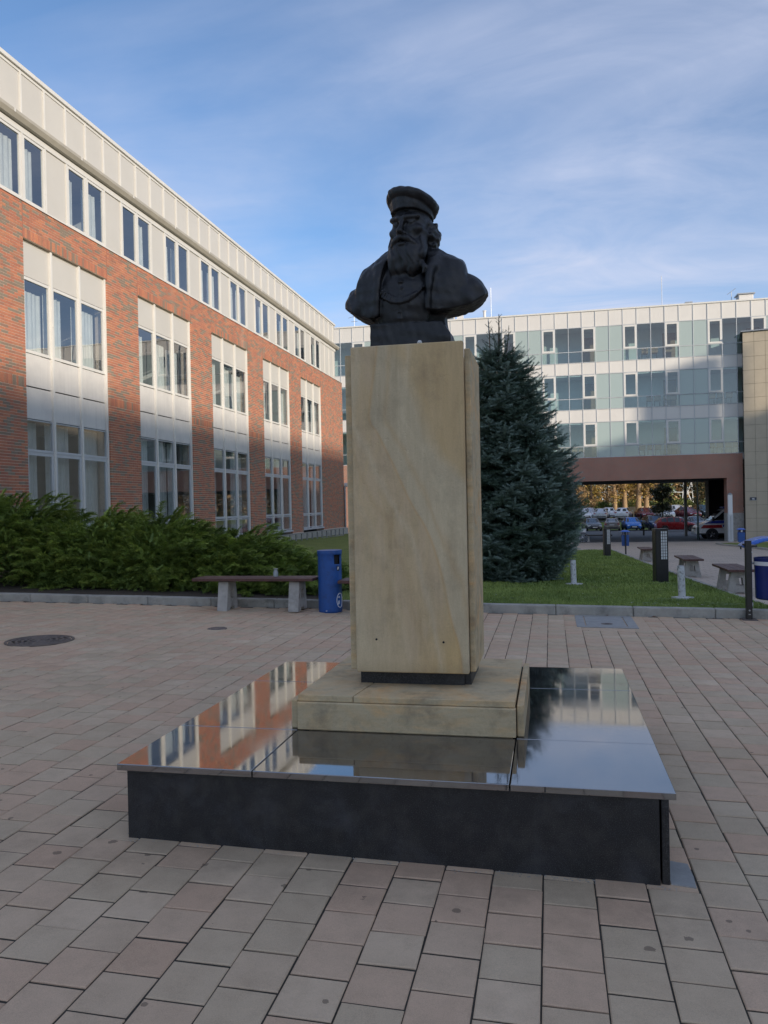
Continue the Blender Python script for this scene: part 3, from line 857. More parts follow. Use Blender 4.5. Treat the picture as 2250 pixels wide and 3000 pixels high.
def curtain_strip(parent, y0, y1, z0, z1, x):
    n = max(6, int((y1 - y0) / 0.02)); mb = MB(); vs = []; fs = []
    ph = random.random() * 6
    for i in range(n + 1):
        y = y0 + (y1 - y0) * i / n
        dx = 0.022 * math.sin(i * 0.9 + ph) + 0.012 * math.sin(i * 0.37 + ph * 2)
        vs += [(x + dx, y, z0), (x + dx * 0.6, y, z1)]
    for i in range(n): fs.append((2 * i, 2 * i + 2, 2 * i + 3, 2 * i + 1))
    mb.add(vs, fs); obj('curtain', mb, 'curtain_cloth', parent, smooth=80)

for bi, (a, b) in enumerate(bays):
    ws = [a + (b - a) * q for q in (0, 0.318, 0.652, 1)]
    for q, yy in enumerate((a + 0.025, ws[1], ws[2], b - 0.025)):
        wdt = 0.025 if q in (0, 3) else 0.032
        obj('mullion', MB().box(XW - 0.05, yy - wdt, 0.60, XW + 0.055, yy + wdt, Z_LINT - 0.002), 'white_aluminium', office, bevel=0.006)
        if q in (1, 2):
            obj('rain_pipe_joint', MB().box(XW + 0.055, yy - 0.02, 5.55, XW + 0.066, yy + 0.02, 5.62), 'white_aluminium', office)
    for c in range(3):
        y0 = ws[c] + (0.05 if c == 0 else 0.032); y1 = ws[c + 1] - (0.05 if c == 2 else 0.032)
        def pan(z0, z1, mat):
            t = obj('spandrel_panel', MB().box(XW - 0.03, y0, z0, XW + 0.004 + random.uniform(-0.002, 0.002), y1, z1), mat, office, bevel=0.004)
        pan(6.45, 7.155, 'white_panel'); pan(4.172, 4.842, 'stained_panel'); pan(3.495, 4.148, 'stained_panel')
        window(office, y0, y1, 4.86, 6.432, 0.062)
        window(office, y0, y1, 2.832, 3.475, 0.022, 'grey_aluminium')
        window(office, y0, y1, 1.20, 2.80, 0.072, 'grey_aluminium')
        window(office, y0, y1, 0.625, 1.175, 0.03, 'grey_aluminium')
        # curtains behind the glass, drawn differently in each bay
        if random.random() < 0.9:
            wd = random.uniform(0.35, 0.95) * (y1 - y0)
            s0 = y0 + random.choice([0.02, (y1 - y0 - wd)])
            curtain_strip(office, s0, s0 + wd, 4.8, 6.15 + random.uniform(0, 0.25), XW - 0.22)
        if random.random() < 0.9:
            wd = random.uniform(0.5, 1.0) * (y1 - y0)
            s0 = y0 + random.choice([0.0, (y1 - y0 - wd)])
            curtain_strip(office, s0, s0 + wd, 0.5, 3.45, XW - 0.25)
    obj('transom', MB().box(XW - 0.04, a + 0.05, 2.802, XW + 0.03, b - 0.05, 2.830), 'grey_aluminium', office)
    obj('window_sill', MB().box(XW - 0.05, a + 0.01, 0.53, XB + 0.03, b - 0.01, 0.600), 'grey_aluminium', office, bevel=0.005)
    obj('lintel_drip', MB().box(XW - 0.03, a + 0.01, Z_LINT - 0.032, XW + 0.012, b - 0.01, Z_LINT - 0.003), 'soffit_metal', office)

# white upper storey
RIB0, RIB = 14.39, 0.766
XU = XB - 0.02
UE = 38.5
k_lo = int(math.floor((B_START - RIB0) / RIB)) + 1
k_hi = int(math.floor((UE - RIB0) / RIB))
edges = [RIB0 + RIB * k for k in range(k_lo, k_hi + 1)] + [UE]
obj('brick_capping', MB().box(XB - 0.3, B_START, Z_BTOP, XB + 0.025, B_END, Z_BTOP + 0.028), 'white_aluminium', office)
for i in range(len(edges) - 1):
    k = k_lo + i; y0, y1 = edges[i], edges[i + 1]
    obj('rib', MB().box(XU - 0.03, y0 - 0.020, 9.70, XU + 0.035, y0 + 0.020, 10.60), 'white_aluminium', office)
    obj('rib', MB().box(XU - 0.03, y0 - 0.022, Z_BTOP + 0.03, XU + 0.03, y0 + 0.022, 9.33), 'white_aluminium', office)
    obj('parapet_panel', MB().box(XU - 0.04, y0 + 0.026, 9.70, XU + 0.004, y1 - 0.026, 10.56), 'white_panel', office)
    if k % 3 in (2, 0) and k < 28:
        window(office, y0 + 0.028, y1 - 0.028, Z_BTOP + 0.032, 9.325, 0.055, xw=XU)
        if random.random() < 0.95:
            w_ = random.uniform(0.35, 0.8) * (y1 - y0); s0 = y0 + random.uniform(0.04, (y1 - y0) - w_ - 0.04)
            curtain_strip(office, s0, s0 + w_, 7.95, 9.05 + random.uniform(0, 0.2), XU - 0.2)
    else:
        obj('storey_panel', MB().box(XU - 0.04, y0 + 0.026, Z_BTOP + 0.032, XU + 0.004, y1 - 0.026, 9.325), 'white_panel', office)
obj('window_head', MB().box(XU - 0.05, B_START, 9.33, XB + 0.015, UE + 0.04, 9.455), 'white_aluminium', office, bevel=0.008)
obj('gutter', MB().prism([(XU - 0.05, 9.46), (XB + 0.10, 9.475), (XB + 0.155, 9.56), (XB + 0.155, 9.625), (XB + 0.06, 9.69), (XU - 0.05, 9.69)], 'y', B_START, UE + 0.30), 'soffit_metal', office)
for y in np.arange(B_START + 1.2, UE, 3 * RIB):
    obj('gutter_joint', MB().box(XB + 0.1555, y - 0.02, 9.555, XB + 0.160, y + 0.02, 9.63), 'white_aluminium', office)
obj('coping_strip', MB().box(XU - 0.04, B_START, 10.565, XU + 0.02, UE, 10.628), 'white_aluminium', office)  # plain white strip between parapet panels and coping
cop = list(np.arange(B_START, UE, 1.532)) + [UE + 0.05]
for c0, c1 in zip(cop[:-1], cop[1:]):
    obj('coping', MB().box(XU - 0.45, c0 + 0.002, 10.632, XB + 0.045, c1 - 0.002, 10.722), 'white_aluminium', office, bevel=0.006)
obj('upper_end_wall', MB().box(-15, UE - 0.05, Z_BTOP + 0.03, XU - 0.041, UE, 10.63), 'white_panel', office)
# corner downpipe and a small wall lamp
obj('downpipe', MB().tube([(XB + 0.06, B_END - 0.06, 0.2), (XB + 0.06, B_END - 0.06, 2.6)], 0.045, 10), 'galvanised', office, smooth=True)
obj('wall_lamp', MB().box(XB + 0.0, B_END + 0.01, 2.55, XB + 0.30, B_END + 0.25, 2.75), 'plastic_white', office, bevel=0.03)

# concrete light well with a bar railing at the foot of the building
lw = thing('light_well', 'low concrete light well with ladder-like railing at the foot of the brick building', 'railing', (-9.7, 31, 0))
obj('ledge', MB().box(-10.0, 25.5, -0.3, -9.55, 36.6, 0.14), 'concrete', lw, bevel=0.01)
obj('rear_ledge', MB().box(-10.47, 24.5, -0.3, -10.25, 39.5, 0.44), 'concrete', lw)
obj('rail', MB().box(-9.74, 25.6, 0.47, -9.68, 36.5, 0.51), 'galvanised', lw)
obj('rail', MB().box(-9.74, 25.6, 0.15, -9.68, 36.5, 0.18), 'galvanised', lw)
for y in np.arange(25.7, 36.5, 0.72): obj('bar', MB().box(-9.735, y, 0.18, -9.685, y + 0.045, 0.47), 'galvanised', lw)

# ------------------------------------------------------------------ far building across the courtyard
FD = 57.0
far = thing('glass_block', 'white panelled office block with rows of green glass above a drive-through', 'building', (2, FD + 6, -1.4))
FM, FX0 = 0.92, -0.377
kmin, kmax = -18, 22
XL, XR = FX0 + FM * kmin, FX0 + FM * (kmax + 1)
rows = [(13.73, 14.80, 'parapet')]
for z in (13.70, 10.40, 7.04): rows += [(z - 1.66, z, 'tall'), (z - 2.43, z - 1.69, 'low')]
for (z0, z1) in ((10.43, 11.24), (7.07, 7.94)): rows.append((z0, z1, 'spandrel'))
def fbox(x0, x1, z0, z1, d0=0.0, d1=0.05): return MB().box(x0, FD + d0, z0, x1, FD + d1, z1)
for k in range(kmin, kmax + 1):
    x0, x1 = FX0 + FM * k + 0.018, FX0 + FM * (k + 1) - 0.018
    obj('mullion', MB().box(x0 - 0.036, FD - 0.035, 4.59, x0, FD + 0.03, 14.80), 'grey_aluminium', far)
    typ = 'FGGFBB'[k % 6]
    for (z0, z1, kind) in rows:
        if kind in ('parapet', 'spandrel'):
            obj('parapet_panel' if kind == 'parapet' else 'spandrel_panel', fbox(x0, x1, z0 + 0.015, z1 - 0.015, 0.0 + random.uniform(-0.004, 0.004)), 'far_white_panel', far)
        elif typ == 'B':
            obj('opaque_pane', fbox(x0, x1, z0 + 0.015, z1 - 0.015, random.uniform(0.0, 0.006)), 'opaque_green_glass', far)
        elif typ == 'F' and kind == 'tall':
            f = obj('window', MB().box(x0, FD - 0.045, z0 + 0.02, x0 + 0.12, FD + 0.03, z1 - 0.02).box(x1 - 0.12, FD - 0.045, z0 + 0.02, x1, FD + 0.03, z1 - 0.02)
                    .box(x0 + 0.12, FD - 0.045, z0 + 0.02, x1 - 0.12, FD + 0.03, z0 + 0.14).box(x0 + 0.12, FD - 0.045, z1 - 0.14, x1 - 0.12, FD + 0.03, z1 - 0.02), 'white_aluminium', far)
            obj('pane', fbox(x0 + 0.12, x1 - 0.12, z0 + 0.14, z1 - 0.14, -0.01, 0.01), 'far_glass', f)
        else:
            obj('pane', fbox(x0, x1, z0 + 0.015, z1 - 0.015, 0.0, 0.02), 'far_glass', far)
for z in (13.715, 12.025, 11.255, 10.415, 8.725, 7.955, 7.055, 5.365, 4.60):
    obj('rail', MB().box(XL, FD - 0.025, z - 0.02, XR, FD + 0.028, z + 0.02), 'grey_aluminium', far)
obj('coping', MB().box(XL, FD - 0.06, 14.80, XR, FD + 0.5, 14.90), 'white_aluminium', far)
# floors, corridor walls and roof
BX0, BX1 = -0.9, 11.72     # drive-through opening
fl = MB()
for (z0, z1) in ((4.2, 4.58), (6.95, 7.95), (10.3, 11.26), (13.72, 14.75)): fl.box(XL, FD + 0.06, z0, XR, FD + 14, z1)
obj('floor_slab', fl, 'interior_wall', far)
cw = MB()
for (z0, z1) in ((4.58, 6.95), (7.95, 10.3), (11.26, 13.72)):
    cw.box(XL, FD + 1.9, z0, XR, FD + 2.05, z1)
    for k in range(kmin, kmax, 6): cw.box(FX0 + FM * (k + 4) + 0.2, FD + 0.1, z0, FX0 + FM * (k + 6) - 0.2, FD + 0.3, z1)
obj('corridor_wall', cw, 'interior_wall', far)
ft = MB()
for z in (4.581, 7.951, 11.261): ft.box(XL, FD + 0.1, z, XR, FD + 1.89, z + 0.02)
obj('corridor_floor', ft, 'interior_floor', far)
dr = MB()
for z in (4.6, 7.97, 11.28):
    for k in range(kmin, kmax, 6): dr.box(FX0 + FM * (k + 3) + 0.1, FD + 1.84, z, FX0 + FM * (k + 3) + 0.95, FD + 1.895, z + 2.05)
obj('corridor_door', dr, 'chair_shell', far)
obj('rear_wall', MB().box(XL, FD + 13.7, 4.2, XR, FD + 14, 14.8), 'far_white_panel', far)
obj('side_wall', MB().box(XL - 0.2, FD + 0.06, -2, XL, FD + 14, 14.8).box(XR, FD + 0.06, -2, XR + 0.2, FD + 14, 14.8), 'far_white_panel', far)
# brick band above the opening, brick ends and soffit
obj('brick_band', MB().box(BX0 - 0.0, FD - 0.02, 2.94, BX1, FD + 0.35, 4.58), 'far_brick', far)
obj('brick_pier', MB().box(BX1, FD - 0.02, 0.56, 12.75, FD + 0.9, 4.58), 'far_brick', far)
obj('pier_base', MB().box(BX1 - 0.02, FD - 0.045, -1.6, 12.77, FD + 0.92, 0.558), 'concrete', far)
obj('brick_wall', MB().box(XL, FD - 0.02, -1.7, BX0, FD + 0.4, 4.58), 'far_brick', far)
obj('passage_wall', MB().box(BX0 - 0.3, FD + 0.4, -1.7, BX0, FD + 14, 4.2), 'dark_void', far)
obj('passage_wall', MB().box(11.95, FD + 8.2, -1.9, 18, FD + 8.4, 4.2), 'dark_void', far)  # near-black wall colour stands in for the unlit depth of the passage
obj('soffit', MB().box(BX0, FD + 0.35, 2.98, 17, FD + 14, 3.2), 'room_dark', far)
for (px, py) in ((1.56, FD + 0.3), (1.56, FD + 9.5), (11.9, FD + 7.9), (11.05, FD + 12.5)):
    obj('column', MB().box(px - 0.11, py - 0.11, -1.8, px + 0.11, py + 0.11, 3.0), 'concrete', far, bevel=0.01)

# waiting chairs inside, seen through the low panes
def make_chair(x, y, z):
    c = thing('waiting_chair', 'brown shell waiting chair behind the glass of the far block', 'chair', (x, y, z), group='chairs behind the far glass')
    obj('seat', MB().box(-0.22, -0.02, 0.42, 0.22, 0.42, 0.46), 'chair_shell', c, local=True, bevel=0.02)
    obj('backrest', MB().box(-0.22, -0.06, 0.46, 0.22, -0.02, 0.80), 'chair_shell', c, local=True, bevel=0.03)
    for (a, b) in ((-0.18, 0.02), (0.18, 0.02), (-0.18, 0.36), (0.18, 0.36)):
        obj('leg', MB().tube([(a, b, 0), (a * 0.9, b, 0.42)], 0.014, 6), 'black_paint', c, local=True)
    return c
ch0 = make_chair(FX0 + 0.93 * 1.25, FD + 0.35, 4.602)
for (k, zf) in ((1.8, 4.602), (2.35, 4.602), (2.85, 4.602), (7.3, 4.602), (7.9, 4.602), (8.45, 4.602), (9.1, 4.602), (9.6, 4.602),
                (12.2, 4.602), (12.8, 4.602), (13.4, 4.602), (13.9, 4.602), (7.9, 7.972), (8.45, 7.972), (9.1, 7.972), (9.6, 7.972), (12.3, 7.972), (12.9, 7.972), (13.5, 7.972),
                (7.6, 11.282), (8.3, 11.282), (9.3, 11.282)):
    c = copy_tree(ch0); c.location = (FX0 + FM * k, FD + 0.35, zf)

# rooftop items
def roof_box(name, label, x0, x1, y0, y1, z0, z1, mat, cat='vent'):
    return single(name, MB().box(x0, y0, z0, x1, y1, z1), mat, label, cat, bevel=0.02)
rc = thing('roof_unit', 'pale boxy ventilation unit on the far roof at the right', 'vent', (13.6, FD + 2.5, 14.75))
obj('housing', MB().box(13.15, FD + 2.1, 14.75, 14.1, FD + 3.0, 15.75), 'far_white_panel', rc, bevel=0.03)
obj('inlet_hood', MB().prism([(12.9, 14.95), (13.15, 14.85), (13.15, 15.7)], 'y', FD + 2.2, FD + 2.9), 'galvanised', rc)
obj('cap', MB().box(13.05, FD + 2.0, 15.75, 14.2, FD + 3.1, 15.83), 'galvanised', rc)
rv = thing('roof_vent', 'small grey capped vent on the far roof', 'vent', (9.9, FD + 2.5, 14.75))
obj('stack', MB().box(9.72, FD + 2.3, 14.75, 10.02, FD + 2.6, 15.45), 'galvanised', rv)
obj('cap', MB().box(9.62, FD + 2.2, 15.45, 10.12, FD + 2.7, 15.53), 'galvanised', rv)
chm = thing('chimney', 'pale square roof chimney right of the bust', 'chimney', (-6.35, FD + 2.6, 14.75))
obj('shaft', MB().box(-6.6, FD + 2.4, 14.75, -6.15, FD + 2.8, 16.3), 'far_white_panel', chm)
obj('cap', MB().box(-6.65, FD + 2.35, 16.3, -6.1, FD + 2.85, 16.36), 'far_white_panel', chm)
bx = thing('roof_housing', 'low pale roof housing beside the square chimney', 'vent', (-7.2, FD + 2.6, 14.75))
obj('housing', MB().box(-7.5, FD + 2.3, 14.75, -6.8, FD + 2.9, 15.85), 'far_white_panel', bx, bevel=0.02)
obj('grille', MB().box(-7.45, FD + 2.27, 15.2, -6.85, FD + 2.298, 15.7), 'galvanised', bx)
st = thing('vent_stack', 'slim pale vent stack standing above the spruce', 'vent', (-4.55, FD + 2.6, 14.75))
obj('stack', MB().tube([(-4.55, FD + 2.6, 14.75), (-4.55, FD + 2.6, 15.95)], 0.11, 10), 'far_white_panel', st, smooth=True)
obj('cap', MB().tube([(-4.55, FD + 2.6, 15.95), (-4.55, FD + 2.6, 16.0)], 0.15, 10), 'far_white_panel', st, smooth=True)
def antenna(x, h, label, arms=()):
    a = thing('antenna', label, 'antenna', (x, FD + 2.5, 14.75))
    obj('mast', MB().tube([(x, FD + 2.5, 14.75), (x, FD + 2.5, 14.75 + h)], 0.02, 6), 'galvanised', a)
    for (dz, l, tilt) in arms:
        obj('arm', MB().tube([(x - l, FD + 2.5, 14.75 + dz - tilt), (x + l, FD + 2.5, 14.75 + dz + tilt)], 0.018, 6), 'galvanised', a)
antenna(-14.6, 1.7, 'roof aerial with crossed arms above the left end of the far block', ((1.5, 0.45, 0.1), (1.1, 0.25, 0.0), (0.45, 0.5, 0.12)))
antenna(-4.05, 2.9, 'thin roof lightning rod above the spruce top')
antenna(8.1, 2.8, 'tall thin lightning rod on the right part of the far roof')
antenna(12.75, 1.35, 'roof aerial with a slanted arm beside the ventilation unit', ((1.35, 0.28, 0.2),))

# tan tiled wing at the right, turned a little towards the camera
wing = thing('tiled_wing', 'tan stone tiled building wing at the right edge', 'building', (12.68, 56.15, -1.4), rz=math.radians(-11))
wb = obj('wall', MB().box(0.0, 0.03, -0.4, 12, 3.4, 13.94), 'tile_joint', wing, local=True)
zr = [-0.2, 0.72, 1.6, 2.48, 3.36, 4.24, 5.12, 6.0, 6.88, 7.78, 8.68, 9.6, 10.5, 11.4, 12.3, 13.25, 13.93]
for j in range(len(zr) - 1):
    for i in range(14):
        x0, x1 = i * 0.675, (i + 1) * 0.675
        obj('tile', MB().box(x0 + 0.008, -0.002 + random.uniform(0, 0.005), zr[j] + 0.008, x1 - 0.008, 0.03, zr[j + 1] - 0.008), 'tan_tile', wing, local=True)
obj('coping', MB().box(-0.12, -0.12, 13.94, 12, 3.5, 14.02), 'galvanised', wing, local=True)
sg = thing('house_number_sign', 'small dark plate with white number 1C on the tan tiled wall', 'sign', (13.15, 56.03, 1.38))
obj('plate', MB().box(-0.20, -0.012, 0, 0.20, 0.012, 0.21), 'paint_navy', sg, local=True)
obj('number_print', MB().box(-0.055, -0.016, 0.05, -0.025, -0.012, 0.16).box(0.01, -0.016, 0.05, 0.035, -0.012, 0.16)
    .box(0.035, -0.016, 0.135, 0.08, -0.012, 0.16).box(0.035, -0.016, 0.05, 0.08, -0.012, 0.075), 'white_print', sg, local=True)
obj('lower_edge', MB().box(-0.20, -0.016, 0.0, 0.20, -0.012, 0.012), 'white_print', sg, local=True)
sg.rotation_euler = (0, 0, math.radians(-11))

# ------------------------------------------------------------------ buildings opposite (outside the frame, unseen, sized and stepped to throw the courtyard shadow)
def block(name, label, x0, x1, y0, y1, h, face):
    t = thing(name, label, 'building', ((x0 + x1) / 2, (y0 + y1) / 2, -0.5))
    obj('wall', MB().box(x0 + 0.1, y0 + 0.1, -2.5, x1 - 0.1, y1 - 0.1, h - 0.15), 'far_white_panel', t)
    obj('coping', MB().box(x0, y0, h - 0.149, x1, y1, h), 'white_aluminium', t)
    nst = int(h // 3.4)
    for s_ in range(nst):
        z0 = 1.1 + s_ * 3.4
        if z0 + 1.8 > h - 0.5: break
        if face == 'x': obj('window_strip', MB().box(x0 + 0.06, y0 + 1, z0, x0 + 0.099, y1 - 1, z0 + 1.7), 'opaque_green_glass', t)
        else: obj('window_strip', MB().box(x0 + 1, y1 - 0.099, z0, x1 - 1, y1 - 0.06, z0 + 1.7), 'opaque_green_glass', t)
    return t
block('opposite_block', 'long tall white hospital block across the courtyard outside the frame on the right', 80, 96, -150, -32, 33.7, 'x')
block('opposite_link', 'lower white link block across the courtyard outside the frame', 80, 96, -31.95, -2.2, 30.2, 'x')
tow = thing('shadow_slab', 'unseen thin white slab outside the frame, added to step the shadow', 'building', (81, 0.3, -0.5))
obj('wall', MB().box(80, -2.15, -2, 81.2, 1.4, 33.7), 'far_white_panel', tow)  # thin slab added so the far facade's shadow gets its step
obj('coping', MB().box(79.95, -2.2, 33.701, 81.25, 1.45, 33.8), 'white_aluminium', tow)
block('end_block', 'long unseen white block behind the shadow slab, sized to shade wing and cars', 80, 96, 1.5, 46, 28.8, 'x')

# ------------------------------------------------------------------ monument: granite plinth
ZT = 0.379
BX_0, BX_1, BY_0, BY_1 = -1.293, -0.182, 3.86, 4.93
plinth = thing('granite_plinth', 'low square polished black granite plinth on the paving', 'plinth', (-0.74, 4.4, 0.0))
xs = [PL_X0, BX_0, BX_1, PL_X1]; ys = [PL_Y0, BY_0, BY_1, PL_Y1]
for i in range(3):
    for j in range(3):
        if i == 1 and j == 1: continue
        g = 0.0025
        obj('top_slab', MB().box(xs[i] + (g if i else 0), ys[j] + (g if j else 0), ZT - 0.030 + random.uniform(-0.0008, 0.0008), xs[i + 1] - (g if i < 2 else 0), ys[j + 1] - (g if j < 2 else 0), ZT), 'granite_polished', plinth, bevel=0.003)
pin = 0.032
obj('front_panel', MB().box(PL_X0 + pin, PL_Y0 + pin, -0.03, PL_X1 - pin - 0.028, PL_Y0 + pin + 0.03, ZT - 0.037), 'granite_honed', plinth, bevel=0.003)
obj('side_panel', MB().box(PL_X1 - pin - 0.020, PL_Y0 + pin + 0.012, -0.05, PL_X1 - pin + 0.010, PL_Y1 - pin, ZT - 0.033), 'granite_honed', plinth, bevel=0.003)
obj('side_panel', MB().box(PL_X0 + pin - 0.008, PL_Y0 + pin + 0.034, -0.03, PL_X0 + pin + 0.02, PL_Y1 - pin, ZT - 0.033), 'granite_honed', plinth, bevel=0.003)
obj('back_panel', MB().box(PL_X0 + pin + 0.03, PL_Y1 - pin - 0.03, -0.05, PL_X1 - pin - 0.03, PL_Y1 - pin, ZT - 0.033), 'granite_honed', plinth)
obj('core', MB().box(PL_X0 + 0.07, PL_Y0 + 0.07, -0.08, PL_X1 - 0.07, PL_Y1 - 0.07, ZT - 0.034), 'dark_void', plinth)

# ------------------------------------------------------------------ sandstone pedestal
ped = thing('sandstone_pedestal', 'tall square sandstone pedestal with veined slab front on a stepped base', 'pedestal', (-0.735, 4.40, ZT))
zl, zu, zp = 0.523, 0.558, 0.634
obj('base_core', MB().box(BX_0 + 0.05, BY_0 + 0.045, ZT - 0.03, BX_1 - 0.02, BY_1 - 0.04, zl - 0.004), 'sandstone_weathered', ped)
obj('base_front_panel', MB().box(BX_0, BY_0, ZT + 0.001, BX_1, BY_0 + 0.043, zl), 'sandstone_weathered', ped, bevel=0.006)
obj('base_side_panel', MB().box(BX_1 + 0.004, BY_0 + 0.03, ZT + 0.001, BX_1 + 0.038, BY_1 + 0.0, zl + 0.01), 'sandstone_weathered', ped, bevel=0.005)
obj('base_side_panel', MB().box(BX_0 - 0.040, BY_0 + 0.03, ZT + 0.001, BX_0 - 0.004, BY_1, zl + 0.004), 'sandstone_weathered', ped, bevel=0.005)
obj('step_slab', MB().prism([(BX_0 + 0.002, BY_0 + 0.013), (-1.0, BY_0 + 0.014), (-0.965, BY_0 + 0.3), (-0.90, BY_1), (BX_0 + 0.002, BY_1)], 'z', zl + 0.002, zu), 'sandstone_weathered', ped, bevel=0.004)
obj('step_slab', MB().prism([(-0.996, BY_0 + 0.010), (BX_1 - 0.003, BY_0 + 0.012), (BX_1 - 0.003, BY_1), (-0.896, BY_1), (-0.961, BY_0 + 0.3)], 'z', zl + 0.002, zu - 0.001), 'sandstone_weathered', ped, bevel=0.004)
obj('footing', MB().box(-1.03, 4.185, zu - 0.01, -0.463, 4.63, zp), 'granite_honed', ped)
obj('footing', MB().box(-0.462, 4.205, zu - 0.01, -0.428, 4.63, zp - 0.002), 'granite_honed', ped)
obj('column_core', MB().box(-0.985, 4.145, zp + 0.004, -0.470, 4.66, 2.366), 'sandstone_weathered', ped)
fo = obj('front_slab', MB().box(-0.302, -0.022, 0, 0.302, 0.022, 2.374 - zp), 'sandstone_veined', ped, local=True, bevel=0.007)
fo.location = Vector((-0.7305, 4.122, zp)) - origin_of(ped)
for (x0, x1) in ((-0.429, -0.397), (-1.078, -1.036)):
    so = obj('side_slab', MB().box(x0 + 0.73, -0.26, 0, x1 + 0.73, 0.26, 2.340 - zp), 'sandstone_weathered', ped, local=True, bevel=0.006)
    so.location = Vector((-0.73, 4.415, zp + 0.002)) - origin_of(ped)
obj('rear_slab', MB().box(-1.03, 4.664, zp, -0.43, 4.70, 2.36), 'sandstone_weathered', ped, bevel=0.006)
for (u, z) in ((-0.56, 0.80), (-0.92, 0.81)):
    obj('fixing_hole', MB().tube([(u, 4.0985, z), (u, 4.11, z)], 0.006, 10), 'dark_void', ped)
obj('pebble', MB().lathe([(0.0, 0.0), (0.012, 0.003), (0.014, 0.01), (0.008, 0.018), (0.0, 0.02)], 8, (-0.66, 4.13, 2.374)), 'plastic_white', ped, smooth=True)

# ------------------------------------------------------------------ bronze bust, modelled as one implicit surface
def surface_nets(F, org, h):
    S = F < 0
    nx, ny, nz_ = F.shape
    idx = -np.ones((nx - 1, ny - 1, nz_ - 1), dtype=np.int64)
    corner = [(i, j, k) for i in (0, 1) for j in (0, 1) for k in (0, 1)]
    cnt = sum(S[i:nx - 1 + i, j:ny - 1 + j, k:nz_ - 1 + k].astype(np.int8) for (i, j, k) in corner)
    act = np.argwhere((cnt > 0) & (cnt < 8))
    idx[act[:, 0], act[:, 1], act[:, 2]] = np.arange(len(act))
    acc = np.zeros((len(act), 3)); num = np.zeros(len(act))
    for a in corner:
        for ax in range(3):
            if a[ax] == 1: continue
            b = list(a); b[ax] = 1
            fa = F[act[:, 0] + a[0], act[:, 1] + a[1], act[:, 2] + a[2]]
            fb = F[act[:, 0] + b[0], act[:, 1] + b[1], act[:, 2] + b[2]]
            cr_ = (fa < 0) != (fb < 0)
            t = np.where(cr_, fa / np.where(cr_, fa - fb, 1), 0)
            p = np.array(a, float)[None, :].repeat(len(act), 0); p[:, ax] += t
            acc += np.where(cr_[:, None], p, 0); num += cr_
    V = (act + acc / num[:, None]) * h + np.array(org)
    Q = []
    for ax in range(3):
        sl0 = [slice(None)] * 3; sl1 = [slice(None)] * 3
        sl0[ax] = slice(0, -1); sl1[ax] = slice(1, None)
        a, b = S[tuple(sl0)], S[tuple(sl1)]
        e = np.argwhere(a != b); o1, o2 = [(1, 2), (2, 0), (0, 1)][ax]
        ok = (e[:, o1] > 0) & (e[:, o2] > 0) & (e[:, o1] < F.shape[o1] - 1) & (e[:, o2] < F.shape[o2] - 1)
        e = e[ok]
        def g(d1, d2):
            q = e.copy(); q[:, o1] += d1; q[:, o2] += d2
            return idx[q[:, 0], q[:, 1], q[:, 2]]
        q = np.stack([g(-1, -1), g(0, -1), g(0, 0), g(-1, 0)], 1)
        flip = ~a[e[:, 0], e[:, 1], e[:, 2]]
        q[flip] = q[flip][:, ::-1]
        Q.append(q)
    Q = np.concatenate(Q); Q = Q[(Q >= 0).all(1)]
    return V, Q

